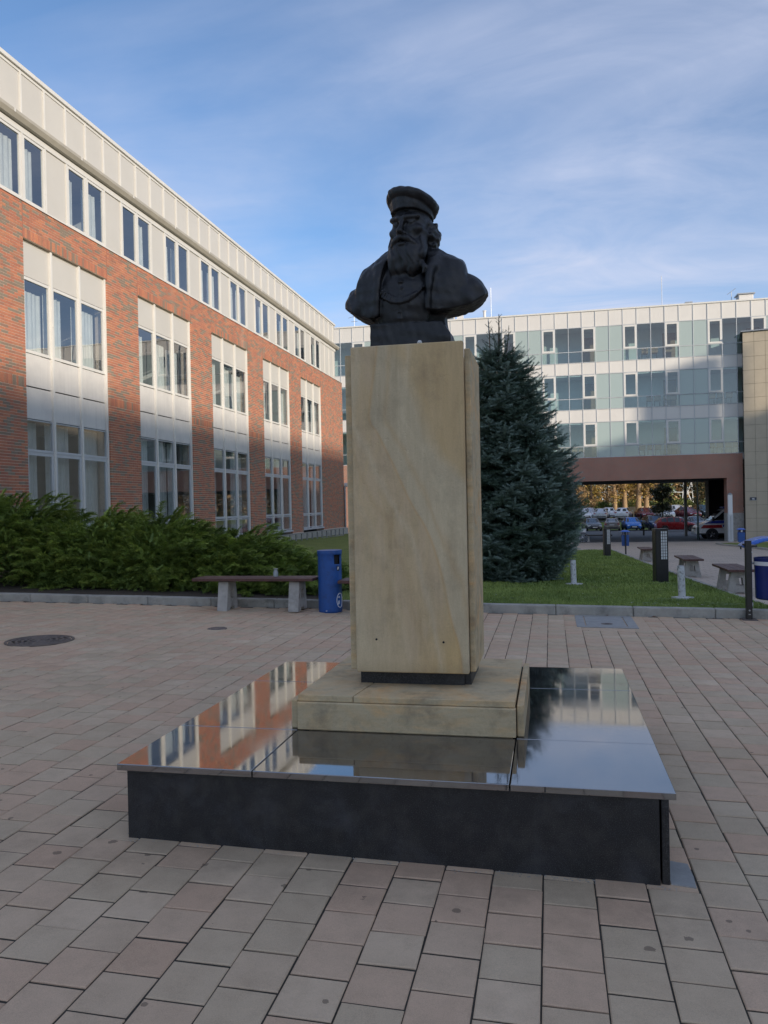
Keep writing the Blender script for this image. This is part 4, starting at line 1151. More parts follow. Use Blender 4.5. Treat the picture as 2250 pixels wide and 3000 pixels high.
def build_bust():
    h = 0.0044
    ax_ = np.arange(-0.42, 0.44, h, dtype=np.float32); ay_ = np.arange(-0.235, 0.215, h, dtype=np.float32); az_ = np.arange(-0.02, 0.85, h, dtype=np.float32)
    X, Y, Z = np.meshgrid(ax_, ay_, az_, indexing='ij')
    def smin(a, b, k):
        q = np.clip(0.5 + 0.5 * (b - a) / k, 0, 1); return b + (a - b) * q - k * q * (1 - q)
    def smax(a, b, k): return -smin(-a, -b, k)
    def ell(c, r, P=None):
        x, y, z = P or (X, Y, Z)
        q = np.sqrt(((x - c[0]) / r[0]) ** 2 + ((y - c[1]) / r[1]) ** 2 + ((z - c[2]) / r[2]) ** 2)
        return (q - 1) * min(r)
    def cone(a, b, ra, rb, P=None, sq=(1, 1, 1)):
        x, y, z = P or (X, Y, Z)
        d = [b[i] - a[i] for i in range(3)]; L2 = sum(v * v for v in d)
        t = np.clip(((x - a[0]) * d[0] + (y - a[1]) * d[1] + (z - a[2]) * d[2]) / L2, 0, 1)
        return np.sqrt(((x - a[0] - t * d[0]) * sq[0]) ** 2 + ((y - a[1] - t * d[1]) * sq[1]) ** 2 + ((z - a[2] - t * d[2]) * sq[2]) ** 2) - (ra + (rb - ra) * t)
    def chain_(pts, rs, P=None, k=0.012, sq=(1, 1, 1)):
        d = None
        for i in range(len(pts) - 1):
            c = cone(pts[i], pts[i + 1], rs[i], rs[i + 1], P, sq); d = c if d is None else np.minimum(d, c)
        return d
    def polyline(x, pts): return np.interp(x, [p[0] for p in pts], [p[1] for p in pts])
    # ---- torso
    T = ell((-0.025, 0.01, 0.28), (0.185, 0.125, 0.21))
    T = smin(T, ell((-0.03, -0.040, 0.21), (0.15, 0.092, 0.16)), 0.05)
    T = smin(T, cone((0.02, 0.04, 0.450), (0.188, 0.03, 0.362), 0.085, 0.074), 0.05)
    T = smin(T, cone((-0.02, 0.04, 0.445), (-0.190, 0.03, 0.350), 0.085, 0.069), 0.05)
    slv_r = ell((0.266, 0.0, 0.245), (0.114, 0.095, 0.126)) + 0.0035 * np.sin(Z * 42 + X * 55 + Y * 20)
    slv_l = ell((-0.250, 0.0, 0.235), (0.101, 0.090, 0.113)) + 0.0030 * np.sin(Z * 45 - X * 50)
    # overlapping cape of the coat with flat broad lapels
    lapl = polyline(Z, [(0.10, -0.160), (0.28, -0.152), (0.40, -0.138), (0.47, -0.105), (0.56, -0.06)])
    lapr = polyline(Z, [(0.10, 0.080), (0.28, 0.086), (0.40, 0.092), (0.47, 0.085), (0.56, 0.05)])
    fold = 0.0045 * np.sin(X * 52 + 3 * np.sin(Z * 9)) * np.clip((0.40 - Z) * 5, 0, 1)
    CT = smin(smin(T, ell((0.20, 0.0, 0.285), (0.085, 0.100, 0.125)), 0.05), ell((-0.195, 0.0, 0.275), (0.080, 0.095, 0.115)), 0.05)
    cape = CT - 0.024 + fold
    flatf = -0.150 + 0.25 * np.abs(X + 0.02) + 0.10 * np.maximum(Z - 0.30, 0) - Y          # flattened front
    cape = smax(cape, flatf - 0.012, 0.02)
    cape_l = smax(smax(cape, X - lapl, 0.006), -0.266 + 0.30 * (Z - 0.39) - X, 0.012)
    cape_l = smax(cape_l, (0.160 + 0.35 * np.abs(X + 0.2)) - Z, 0.006)
    cape_r = smax(smax(cape, lapr - X, 0.006), X - 0.270 + 0.20 * (Z - 0.40), 0.012)
    cape_r = smax(cape_r, (0.178 + 0.12 * np.abs(X - 0.13)) - Z, 0.006)
    D = smin(smin(T, slv_r, 0.012), slv_l, 0.012)
    D = smin(D, cape_l, 0.004); D = smin(D, cape_r, 0.004)
    # rolled collar round the neck thinning into the lapel edge
    D = smin(D, chain_([(0.02, 0.120, 0.500), (0.095, 0.07, 0.492), (0.122, -0.01, 0.462), (0.116, -0.080, 0.420), (0.104, -0.128, 0.36), (0.100, -0.140, 0.28), (0.096, -0.132, 0.19)],
                       [0.040, 0.042, 0.040, 0.032, 0.018, 0.012, 0.011]), 0.020)
    D = smin(D, chain_([(-0.02, 0.120, 0.500), (-0.100, 0.07, 0.485), (-0.130, -0.01, 0.452), (-0.150, -0.078, 0.405), (-0.158, -0.112, 0.35), (-0.164, -0.122, 0.28), (-0.168, -0.112, 0.18)],
                       [0.040, 0.041, 0.038, 0.030, 0.017, 0.012, 0.011]), 0.020)
    # seam of the right sleeve
    D = smax(D, -cone((0.195, -0.115, 0.375), (0.165, -0.135, 0.24), 0.006, 0.005), 0.008)
    # neck
    D = smin(D, cone((0.0, 0.03, 0.42), (0.0, 0.0, 0.56), 0.085, 0.075), 0.02)
    # open shirt collar beside the beard
    D = smin(D, chain_([(0.055, -0.105, 0.43), (0.080, -0.128, 0.385), (0.072, -0.132, 0.360)], [0.016, 0.014, 0.006]), 0.006)
    # lower cut of the bust
    low = polyline(X, [(-0.40, 0.285), (-0.345, 0.240), (-0.285, 0.190), (-0.19, 0.150), (-0.165, 0.140), (-0.12, 0.112), (-0.046, 0.098), (0.03, 0.108), (0.080, 0.130), (0.092, 0.180), (0.19, 0.184), (0.30, 0.205), (0.36, 0.248), (0.42, 0.30)])
    rough = 0.003 * np.sin(X * 70) * np.cos(Y * 50)
    D = smax(D, low + rough - Z, 0.004)
    # waistcoat buttons and front seam
    D = smin(D, np.where(np.abs(X + 0.042) < 0.0045, T - 0.003, 9.0).astype(np.float32), 0.003)
    for (bx_, bz_) in ((-0.040, 0.325), (-0.036, 0.292), (-0.042, 0.255), (-0.048, 0.178), (-0.045, 0.148)):
        j = int(round((bx_ + 0.42) / h)); kz = int(round((bz_ + 0.02) / h)); line = D[j, :, kz]
        yi = np.argmax(line < 0); D = smin(D, ell((bx_, ay_[yi] + 0.001, bz_), (0.013, 0.010, 0.007)), 0.003)
    # twisted chain across the chest
    cx_ = np.linspace(-0.140, 0.082, 18)
    for i, xx in enumerate(cx_):
        zc = 0.232 + 0.070 * ((xx + 0.040) / 0.118) ** 2 if xx > -0.04 else 0.232 + 0.062 * ((xx + 0.040) / 0.11) ** 2
        j = int(round((xx + 0.42) / h)); kz = int(round((zc + 0.02) / h)); line = T[j, :, kz]
        yi = ay_[np.argmax(line < 0)]
        D = smin(D, cone((xx - 0.006, yi - 0.006, zc - 0.010), (xx + 0.007, yi - 0.006, zc + 0.010), 0.0072, 0.0072), 0.001)
    # ---- head in its own turned frame
    th = math.radians(17); hx0, hy0 = 0.004, -0.022
    xx_, yy_ = X - hx0, Y - hy0
    HP = (xx_ * math.cos(th) - yy_ * math.sin(th), xx_ * math.sin(th) + yy_ * math.cos(th), Z)
    hx, hy, hz = HP
    H = ell((0, 0.008, 0.628), (0.094, 0.106, 0.118), HP)
    H = smin(H, ell((0, -0.026, 0.560), (0.086, 0.078, 0.088), HP), 0.03)                 # jaw and cheeks
    for s_ in (-1, 1):
        H = smin(H, cone((s_ * 0.016, -0.101, 0.638), (s_ * 0.070, -0.078, 0.642), 0.0150, 0.013, HP), 0.012)   # brow
        H = smin(H, ell((s_ * 0.060, -0.068, 0.582), (0.027, 0.026, 0.018), HP), 0.02)                           # cheekbone
        H = smax(H, -ell((s_ * 0.038, -0.106, 0.611), (0.0250, 0.0230, 0.0155), HP), 0.009)                      # socket
        H = smin(H, ell((s_ * 0.038, -0.084, 0.611), (0.0180, 0.0145, 0.0115), HP), 0.003)                       # eye
        H = smin(H, cone((s_ * 0.020, -0.0985, 0.6205), (s_ * 0.058, -0.0860, 0.6180), 0.0050, 0.0045, HP), 0.002) # upper lid
        H = smin(H, cone((s_ * 0.022, -0.0960, 0.6010), (s_ * 0.056, -0.0860, 0.6010), 0.0042, 0.0038, HP), 0.003) # lower lid
        H = smin(H, ell((s_ * 0.0155, -0.115, 0.556), (0.0115, 0.0135, 0.0100), HP), 0.006)                      # nostril wing
        H = smax(H, -cone((s_ * 0.030, -0.108, 0.560), (s_ * 0.050, -0.094, 0.532), 0.0050, 0.0050, HP), 0.008)  # cheek fold
        H = smin(H, ell((s_ * 0.098, 0.020, 0.590), (0.014, 0.024, 0.036), HP), 0.008)                           # ear
    H = smin(H, cone((0, -0.098, 0.634), (0, -0.134, 0.566), 0.0110, 0.0155, HP), 0.009)   # nose
    for k_ in (0.655, 0.668): H = smax(H, -cone((-0.05, -0.106, k_), (0.05, -0.106, k_), 0.0030, 0.0030, HP), 0.006)   # forehead lines
    # hair at the sides and back, in locks
    lock = 0.0042 * np.sin(hz * 80 + 5 * np.sin(hx * 22 + hy * 18)) + 0.0025 * np.sin(hz * 190 + hy * 60)
    for s_ in (-1, 1):
        H = smin(H, ell((s_ * 0.094, 0.045, 0.560), (0.034, 0.058, 0.080), HP) + lock, 0.008)
    H = smin(H, ell((0, 0.078, 0.570), (0.088, 0.050, 0.090), HP) + lock, 0.010)
    # beard: broad flowing locks split at the end
    flow = hx * 105 + 1.6 * np.sin(hz * 24 + 1.0) + 0.9 * np.sin(hz * 55 + hx * 30)
    strand = 0.0034 * np.sin(flow) + 0.0015 * np.sin(flow * 2.3 + 2 * np.sin(hz * 31))
    Bd = ell((0, -0.058, 0.480), (0.090, 0.062, 0.092), HP)
    Bd = smin(Bd, ell((-0.042, -0.082, 0.432), (0.046, 0.043, 0.078), HP), 0.018)
    Bd = smin(Bd, ell((0.036, -0.080, 0.430), (0.052, 0.044, 0.078), HP), 0.018)
    Bd = smin(Bd, cone((0.078, -0.030, 0.560), (0.066, -0.068, 0.450), 0.024, 0.034, HP), 0.02)
    Bd = smin(Bd, cone((-0.078, -0.030, 0.560), (-0.066, -0.068, 0.450), 0.024, 0.034, HP), 0.02)
    Bd = smax(Bd, -cone((-0.004, -0.150, 0.460), (-0.002, -0.122, 0.350), 0.010, 0.022, HP), 0.016)
    Bd = Bd + strand
    H = smin(H, Bd, 0.007)
    H = smax(H, -cone((-0.024, -0.124, 0.516), (0.024, -0.124, 0.516), 0.0065, 0.0065, HP), 0.005)   # mouth
    H = smin(H, cone((-0.014, -0.118, 0.507), (0.014, -0.118, 0.507), 0.0070, 0.0070, HP), 0.003)    # lower lip
    for s_ in (-1, 1):                                                                              # moustache
        mo = chain_([(s_ * 0.004, -0.123, 0.538), (s_ * 0.032, -0.117, 0.529), (s_ * 0.060, -0.098, 0.508), (s_ * 0.080, -0.076, 0.488)], [0.0120, 0.0150, 0.0130, 0.006], HP)
        H = smin(H, mo + 0.4 * strand, 0.004)
    # beret: head band, soft crown tipped back and a little to the viewer's right
    bd = np.maximum(np.sqrt((hx / 0.099) ** 2 + ((hy - 0.006) / 0.113) ** 2) * 0.099 - 0.099, np.abs(hz - 0.702 + 0.14 * hy + 0.05 * hx) - 0.030) - 0.004
    H = smin(H, bd, 0.003)
    al, be = math.radians(17), math.radians(7)
    q1 = (hy - 0.010) * math.cos(al) - (hz - 0.731) * math.sin(al) * -1.0
    q2 = (hz - 0.731) * math.cos(al) + (hy - 0.010) * math.sin(al)
    tx = hx * math.cos(be) - q2 * math.sin(be); tz = hx * math.sin(be) + q2 * math.cos(be)
    ty = (hy - 0.010) * math.cos(al) - (hz - 0.731) * math.sin(al)
    rr_ = np.sqrt((tx / 0.98) ** 2 + (ty / 1.08) ** 2)
    cap = ell((0, 0, 0.004), (0.120, 0.132, 0.036), (tx, ty, tz))
    rim = np.sqrt((rr_ - 0.103) ** 2 + (tz * 1.05) ** 2) - 0.0270 
    H = smin(H, smin(cap, rim, 0.014), 0.003)
    D = smin(D, H, 0.007)
    # ---- block under the bust and the stem joining them
    blk = np.maximum(np.maximum(np.abs(X) - 0.198, np.abs(Y + 0.005) - 0.118), np.abs(Z - 0.04) - 0.090)
    blk = smax(blk, (X - 0.176) * 0.80 + (Z - 0.100) * 0.55, 0.005)
    blk = smax(blk, 0.0 - Z, 0.001)
    D = smin(D, blk - 0.0, 0.004)
    D = smin(D, np.maximum(np.sqrt((X / 0.165) ** 2 + ((Y - 0.04) / 0.10) ** 2) * 0.10 - 0.10, np.abs(Z - 0.18) - 0.10), 0.02)
    # hand-modelled unevenness
    rs_ = np.random.default_rng(3)
    for _ in range(14):
        kx_, ky_, kz_ = rs_.normal(0, 55, 3); D = D + 0.00055 * np.sin(X * kx_ + Y * ky_ + Z * kz_ + rs_.uniform(0, 6.28))
    V, Q = surface_nets(D.astype(np.float64), (ax_[0], ay_[0], az_[0]), h)
    return V, Q
bv, bq = build_bust()
bust = thing('bronze_bust', 'dark bronze bust of a bearded man in beret and coat on the pedestal', 'bust', (-0.735, 4.40, 2.372))
BS = 1.124
bvv = bv * BS
bvv[:, 2] = np.maximum(bvv[:, 2] + 0.0094 * np.clip(bvv[:, 2] / 0.2, 0, 1), 0.003)
bo = array_mesh('bust_body', bvv, bq, 'dark_bronze', bust)
bo.data.shade_smooth()

# ------------------------------------------------------------------ benches
def bench_leg(cx_, cy_, z0, along):
    """A-shaped concrete trestle with a hand hole; along = direction of the plank ('x' or 'y')"""
    W0, W1, H_, T = 0.21, 0.135, 0.415, 0.075
    outer = [(-W0, 0), (-0.09, 0), (-0.065, 0.045), (0.065, 0.045), (0.09, 0), (W0, 0), (W1, H_), (-W1, H_)]
    hole = [(-0.062, 0.17), (0.062, 0.17), (0.05, 0.30), (-0.05, 0.30)]
    mb = MB()
    def P(u, h, d): return (cx_ + (d if along == 'x' else u), cy_ + (u if along == 'x' else d), z0 + h)
    ring = [outer[0], outer[1], outer[2], outer[3], outer[4], outer[5], outer[6], outer[7]]
    n = 8
    o_idx = {}
    vs = []
    for d in (-T, T):
        for p in ring: vs.append(P(p[0], p[1], d))
        for p in hole: vs.append(P(p[0], p[1], d))
    fs = []
    for s_, b in ((0, 0), (1, 12)):
        q = [(0, 1, 2, 8), (2, 3, 9, 8), (3, 4, 5, 9), (5, 6, 10, 9), (6, 7, 11, 10), (7, 0, 8, 11)]
        for f in q:
            f = tuple(b + i for i in f); fs.append(f if s_ else f[::-1])
    for i in range(8): fs.append((i, (i + 1) % 8, 12 + (i + 1) % 8, 12 + i))
    for i in range(4):
        j = (i + 1) % 4; fs.append((8 + j, 8 + i, 20 + i, 20 + j))
    mb.add(vs, fs); return mb
def make_bench(label, x0, x1, y0, y1, zf, along, legs, group='plank benches on concrete trestles'):
    cx_, cy_ = (x0 + x1) / 2, (y0 + y1) / 2
    b = thing('bench', label, 'bench', (cx_, cy_, zf), group=group)
    if along == 'x':
        n = 3; w = (y1 - y0) / n
        for i in range(n): obj('plank', MB().box(x0 + random.uniform(0, 0.015), y0 + i * w + 0.003, zf + 0.425, x1 - random.uniform(0, 0.015), y0 + (i + 1) * w - 0.003, zf + 0.467 + random.uniform(-0.002, 0.002)), 'plank_paint', b, bevel=0.006)
        for lx in legs: obj('leg', bench_leg(lx, cy_, zf, 'x'), 'concrete', b, bevel=0.008)
    else:
        n = 3; w = (x1 - x0) / n
        s = float(zg(cx_, y1) - zg(cx_, y0)) / (y1 - y0)
        for i in range(n): obj('plank', MB().box(x0 + i * w + 0.003, y0, zf + 0.425, x0 + (i + 1) * w - 0.003, y1, zf + 0.467 + random.uniform(-0.002, 0.002)), 'plank_paint', b, bevel=0.006)
        for ly in legs: obj('leg', bench_leg(cx_, ly, zf, 'y'), 'concrete', b, bevel=0.008)
    return b
make_bench('long dark plank bench on two concrete trestles in front of the juniper', -5.0, -3.20, 10.36, 10.80, 0.079, 'x', (-4.55, -3.50))
make_bench('plank bench mostly hidden behind the blue bin and pedestal', -2.86, -1.1, 10.36, 10.80, 0.048, 'x', (-2.3, -1.5))
for (y, lab) in ((14.78, 'nearest of the three short plank benches along the path'), (19.55, 'middle one of the three plank benches along the path'), (28.2, 'farthest plank bench along the path behind the black lamp')):
    zf = float(zg(3.35, y + 0.35)); make_bench(lab, 3.04, 3.50, y, y + 1.45, zf - 0.02, 'y', (y + 0.28, y + 1.12))
# glass jar standing on the long bench
jar = thing('glass_jar', 'small clear glass jar standing on the long plank bench', 'jar', (-3.83, 10.62, 0.547))
obj('body', MB().lathe([(0.03, 0), (0.036, 0.004), (0.036, 0.06), (0.024, 0.085), (0.024, 0.105)], 16), 'jar_glass_paint', jar, local=True, smooth=True)
obj('rim', MB().lathe([(0.026, 0.105), (0.034, 0.108), (0.034, 0.116), (0.026, 0.118)], 16), 'jar_glass_paint', jar, local=True, smooth=True)

# ------------------------------------------------------------------ big blue barrel bin by the bench
def bin_cyl():
    t = thing('litter_bin', 'large blue cylindrical litter bin with a dark opening beside the bench', 'litter bin', (-3.02, 10.58, 0.060))
    R, H_ = 0.166, 0.855; n = 48
    prof = [(R * 0.985, 0.0), (R * 0.99, 0.03), (R, 0.06), (R * 0.995, 0.35), (R * 0.99, 0.66), (R * 0.985, 0.77), (R * 1.01, 0.80), (R * 1.035, 0.815), (R * 1.04, H_ - 0.005), (R * 1.02, H_)]
    mb = MB(); vs = []; fs = []
    hole_a0, hole_a1 = math.radians(-50), math.radians(-12)
    zs_ = sorted(set([p[1] for p in prof] + [0.67, 0.80] + list(np.linspace(0.10, 0.64, 10))))
    rz = lambda z: np.interp(z, [p[1] for p in prof], [p[0] for p in prof])
    for z in zs_:
        r = rz(z)
        for k in range(n):
            a = 2 * math.pi * k / n - math.pi; vs.append((r * math.cos(a), r * math.sin(a), z))
    for i in range(len(zs_) - 1):
        for k in range(n):
            am = 2 * math.pi * (k + 0.5) / n - math.pi; zm = (zs_[i] + zs_[i + 1]) / 2
            if hole_a0 < am < hole_a1 and 0.665 < zm < 0.79: continue
            k2 = (k + 1) % n; fs.append((i * n + k, i * n + k2, (i + 1) * n + k2, (i + 1) * n + k))
    mb.add(vs, fs)
    o = obj('body', mb, 'blue_paint', t, local=True, smooth=50)
    so = o.modifiers.new('thick', 'SOLIDIFY'); so.thickness = 0.006; so.offset = -1
    obj('liner', MB().lathe([(R - 0.03, 0.01), (R - 0.03, 0.835), (0.0, 0.835)], 32), 'dark_void', t, local=True)
    obj('rim', MB().lathe([(R * 1.0, H_ - 0.012), (R * 1.045, H_ - 0.010), (R * 1.045, H_ + 0.004), (R * 1.0, H_ + 0.006)], 48), 'blue_paint', t, local=True, smooth=50)
    def on(a, z, e=0.002): r = rz(z) + e; return (r * math.cos(a), r * math.sin(a), z)
    a0 = math.radians(-22); ring = [on(a0 + 0.095 / R * 0.62 * math.cos(q), 0.17 + 0.098 * math.sin(q)) for q in np.linspace(0, 2 * math.pi, 40)]
    obj('emblem_ring', MB().tube(ring, 0.0045, 6), 'white_print', t, local=True)
    for pts in ([(a0 - 0.18, 0.205), (a0 - 0.16, 0.225), (a0 - 0.05, 0.225), (a0 - 0.05, 0.20)], [(a0 - 0.2, 0.115), (a0 - 0.2, 0.165), (a0 - 0.08, 0.165), (a0 - 0.08, 0.13), (a0 - 0.2, 0.115)]):
        obj('emblem_mark', MB().tube([on(a, z) for a, z in pts], 0.004, 6), 'white_print', t, local=True)
    a1 = math.radians(-32)
    obj('sticker', MB().add([on(a1 - 0.13, 0.585), on(a1 + 0.13, 0.575), on(a1 + 0.14, 0.635), on(a1 - 0.12, 0.645)], [(0, 1, 2, 3)]), 'car_trim', t, local=True)
    obj('sticker_print', MB().add([on(a1 - 0.06, 0.595, 0.003), on(a1 + 0.02, 0.592, 0.003), on(a1 + 0.10, 0.630, 0.003), on(a1 - 0.03, 0.636, 0.003)], [(0, 1, 2, 3)]), 'white_print', t, local=True)
    a2 = math.radians(-98)
    obj('scratch', MB().add([on(a2, 0.028), on(a2 + 0.14, 0.030), on(a2 + 0.14, 0.037), on(a2, 0.036)], [(0, 1, 2, 3)]), 'white_print', t, local=True)
bin_cyl()

# ------------------------------------------------------------------ roofed bin on two posts at the right edge
zr0 = float(plaza_z(2.45, 10.8))
rb = thing('roofed_bin', 'dark blue bin under a bright blue roof cut by the right edge', 'litter bin', (2.75, 11.25, zr0))
obj('post', MB().box(2.415, 10.715, zr0 - 0.02, 2.485, 10.785, 0.985), 'black_paint', rb, bevel=0.004)
obj('post_base', MB().box(2.36, 10.66, zr0 - 0.01, 2.54, 10.84, zr0 + 0.012), 'cast_iron', rb, bevel=0.003)
obj('post', MB().box(2.545, 11.22, -0.35, 2.605, 11.28, 0.94), 'deep_blue_paint', rb, bevel=0.004)
obj('post', MB().box(3.06, 11.22, -0.35, 3.12, 11.28, 0.94), 'deep_blue_paint', rb, bevel=0.004)
obj('post_foot', MB().box(2.54, 11.21, 0.02, 2.61, 11.29, 0.14), 'chipped_white', rb)
obj('strap', MB().box(2.54, 11.20, 0.80, 2.61, 11.30, 0.82), 'white_print', rb)
obj('brace', MB().box(2.486, 10.75, 0.90, 2.56, 11.22, 0.925), 'black_paint', rb)
rv_, rf_ = [], []
nx_ = 14
for i in range(nx_ + 1):
    u = i / nx_; x = 2.49 + 0.70 * u; hgt = 0.895 + 0.115 * math.sin(math.pi * u) ** 0.8
    rv_ += [(x, 11.0, hgt - 0.02), (x, 11.5, hgt)]
for i in range(nx_): rf_.append((2 * i, 2 * i + 2, 2 * i + 3, 2 * i + 1))
o = obj('roof', MB().add(rv_, rf_), 'lid_blue', rb, smooth=True)
so = o.modifiers.new('thick', 'SOLIDIFY'); so.thickness = 0.018
obj('bucket', MB().lathe([(0.185, 0.185), (0.200, 0.20), (0.208, 0.60), (0.214, 0.715), (0.216, 0.735), (0.205, 0.735), (0.198, 0.60), (0.185, 0.25), (0.0, 0.25)], 40, (2.85, 11.25, 0)), 'deep_blue_paint', rb, smooth=40)
obj('band', MB().lathe([(0.2125, 0.635), (0.2145, 0.637), (0.2155, 0.685), (0.2135, 0.687)], 40, (2.85, 11.25, 0)), 'white_print', rb, smooth=40)
obj('pivot', MB().tube([(2.60, 11.25, 0.66), (2.66, 11.25, 0.66)], 0.014, 8), 'galvanised', rb)
obj('pivot', MB().tube([(3.04, 11.25, 0.66), (3.07, 11.25, 0.66)], 0.014, 8), 'galvanised', rb)
obj('bolt', MB().tube([(2.45, 10.712, 0.10), (2.45, 10.7165, 0.10)], 0.011, 10), 'galvanised', rb)
obj('bolt', MB().box(2.437, 10.7125, 0.045, 2.463, 10.7165, 0.055), 'galvanised', rb)

# ------------------------------------------------------------------ small bins on single posts
def post_bin(x, y, label, scale=1.0, rz=0.0):
    z0 = float(zg(x, y))
    t = thing('post_bin', label, 'litter bin', (x, y, z0), rz, group='small blue bins on posts')
    obj('post', MB().box(-0.03, 0.10, -0.1, 0.03, 0.155, 1.0), 'black_paint', t, local=True)
    obj('bucket', MB().prism([(-0.145, 0.36), (0.145, 0.36), (0.16, 0.84), (-0.16, 0.84)], 'y', -0.14, 0.095), 'blue_paint', t, local=True, bevel=0.01)
    obj('neck', MB().box(-0.12, -0.10, 0.84, -0.09, 0.08, 0.98).box(0.09, -0.10, 0.84, 0.12, 0.08, 0.98), 'deep_blue_paint', t, local=True)
    obj('plate', MB().box(-0.04, -0.112, 0.87, 0.045, -0.10, 0.96), 'white_print', t, local=True)
    obj('roof', MB().lathe([(0.21, 0.975), (0.215, 0.99), (0.15, 1.03), (0.07, 1.055), (0.0, 1.06)], 20), 'lid_blue', t, local=True, smooth=True)
post_bin(3.19, 35.9, 'small blue post bin with mushroom roof in front of the parked cars', rz=math.pi)
post_bin(9.2, 41.7, 'small blue post bin by the far lawn edge under the tan wall')

# ------------------------------------------------------------------ black bollard lamps with a lit-looking grid
def bollard(x, y, label, rz):
    z0 = float(zlawn(x, y))
    t = thing('bollard_lamp', label, 'lamp', (x, y, z0), rz, group='black bollard lamps on the lawn')
    H_ = 1.145; R = 0.13
    obj('column', MB().box(-R, -R, -0.05, R, R, H_ - 0.02), 'black_paint', t, local=True, bevel=0.012)
    obj('cap', MB().box(-R - 0.006, -R - 0.006, H_ - 0.019, R + 0.006, R + 0.006, H_), 'black_paint', t, local=True)
    obj('foot', MB().box(-R - 0.01, -R - 0.01, -0.05, R + 0.01, R + 0.01, 0.02), 'galvanised', t, local=True)
    for face in (0,):
        g0, g1, z_0, z_1 = -0.03, 0.105, 0.50, 1.10
        obj('diffuser', MB().box(g0, -R - 0.004, z_0, g1, -R + 0.003, z_1), 'lamp_glass', t, local=True)
        for xx in np.linspace(g0, g1, 4): obj('grid_bar', MB().box(xx - 0.005, -R - 0.012, z_0, xx + 0.005, -R - 0.0045, z_1), 'black_paint', t, local=True)
        for z in np.linspace(z_0, z_1, 11): obj('grid_bar', MB().box(g0 - 0.004, -R - 0.0105, z - 0.004, g1 + 0.004, -R - 0.0055, z + 0.004), 'black_paint', t, local=True)
bollard(2.26, 17.5, 'black square bollard lamp with white gridded panel near the benches', math.radians(10))
bollard(2.25, 33.5, 'smaller looking black bollard lamp at the far end of the lawn', math.radians(10))

# ------------------------------------------------------------------ white pipe stubs in the lawn
def pipe(x, y, h, tilt, label):
    z0 = float(zlawn(x, y))
    t = thing('pipe_post', label, 'post', (x, y, z0), group='white pipe posts in the lawn')
    obj('pipe', MB().tube([(0, 0, -0.1), (tilt, 0, h)], 0.056, 20), 'chipped_white', t, local=True, smooth=40)
    obj('cap', MB().tube([(tilt, 0, h), (tilt, 0, h + 0.006)], 0.050, 20), 'galvanised', t, local=True, smooth=40)
    obj('base_plate', MB().add([(-0.17, -0.02, 0.012), (0.02, -0.15, 0.006), (0.17, -0.03, 0.014), (0.0, 0.13, 0.01), (-0.17, -0.02, 0.036), (0.02, -0.15, 0.030), (0.17, -0.03, 0.036), (0.0, 0.13, 0.034)],
        [(3, 2, 1, 0), (4, 5, 6, 7), (0, 1, 5, 4), (1, 2, 6, 5), (2, 3, 7, 6), (3, 0, 4, 7)]), 'chipped_white', t, local=True)
pipe(0.444, 16.35, 0.50, -0.015, 'white pipe post standing alone on the lawn near the spruce')
pipe(2.02, 13.15, 0.52, -0.02, 'chipped white pipe post with base plate near the kerb')

# ------------------------------------------------------------------ covers in the paving
hz_ = float(plaza_z(0.65, 10.3))
hc = thing('hatch_cover', 'square concrete framed access hatch in the paving by the kerb', 'hatch', (0.65, 10.28, hz_))
def slopebox(x0, x1, y0, y1, z0, z1):
    f = lambda x, y, z: (x, y, z + float(plaza_z(x, y)))
    mb = MB(); b = MB().box(x0, y0, z0, x1, y1, z1); mb.v = [f(*p) for p in b.v]; mb.f = b.f; return mb
a0, b0, a1, b1 = HATCH
for r in ((a0, a1, b0, b0 + 0.105), (a0, a1, b1 - 0.07, b1), (a0, a0 + 0.105, b0 + 0.105, b1 - 0.07), (a1 - 0.115, a1, b0 + 0.105, b1 - 0.07)):
    obj('frame', slopebox(r[0] + 0.001, r[1] - 0.001, r[2] + 0.001, r[3] - 0.001, -0.05, 0.006), 'hatch_plate', hc)
obj('gap', slopebox(a0 + 0.105, a1 - 0.115, b0 + 0.105, b1 - 0.07, -0.05, -0.012), 'dark_void', hc)
mid = 10.28
obj('lid', slopebox(a0 + 0.120, a1 - 0.130, b0 + 0.120, b0 + 0.46, -0.02, 0.004), 'hatch_plate', hc)
obj('lid', slopebox(a0 + 0.120, a1 - 0.130, b0 + 0.466, b1 - 0.085, -0.02, 0.004), 'hatch_plate', hc)
zz_ = float(plaza_z(0.65, b0 + 0.28)) + 0.0045
obj('lifting_ring', MB().lathe([(0.025, 0.0), (0.03, 0.004), (0.065, 0.004), (0.07, 0.0)], 20, (0.66, b0 + 0.29, zz_)), 'cast_iron', hc)
zm = float(plaza_z(*MAN_C))
mc = thing('manhole_cover', 'round dark ribbed manhole cover in the paving at the left', 'manhole cover', (MAN_C[0], MAN_C[1], zm))
obj('frame', MB().lathe([(0.335, -0.02), (0.335, 0.007), (0.362, 0.007), (0.362, -0.02)], 48), 'cast_iron', mc, local=True)
obj('lid', MB().lathe([(0.0, 0.003), (0.32, 0.003), (0.325, -0.02)], 48), 'cast_iron', mc, local=True)
for r in (0.06, 0.12, 0.18, 0.24, 0.30): obj('rib_ring', MB().lathe([(r - 0.014, 0.003), (r - 0.011, 0.0085), (r + 0.011, 0.0085), (r + 0.014, 0.003)], 48), 'cast_iron', mc, local=True)
for q in range(4):
    a = math.radians(20 + 45 * q); obj('rib_bar', MB().tube([(-0.3 * math.cos(a), -0.3 * math.sin(a), 0.004), (0.3 * math.cos(a), 0.3 * math.sin(a), 0.004)], 0.006, 6), 'cast_iron', mc, local=True)
mc.rotation_euler = (0, 0.0161, 0)
zd = float(plaza_z(-3.97, 8.9))
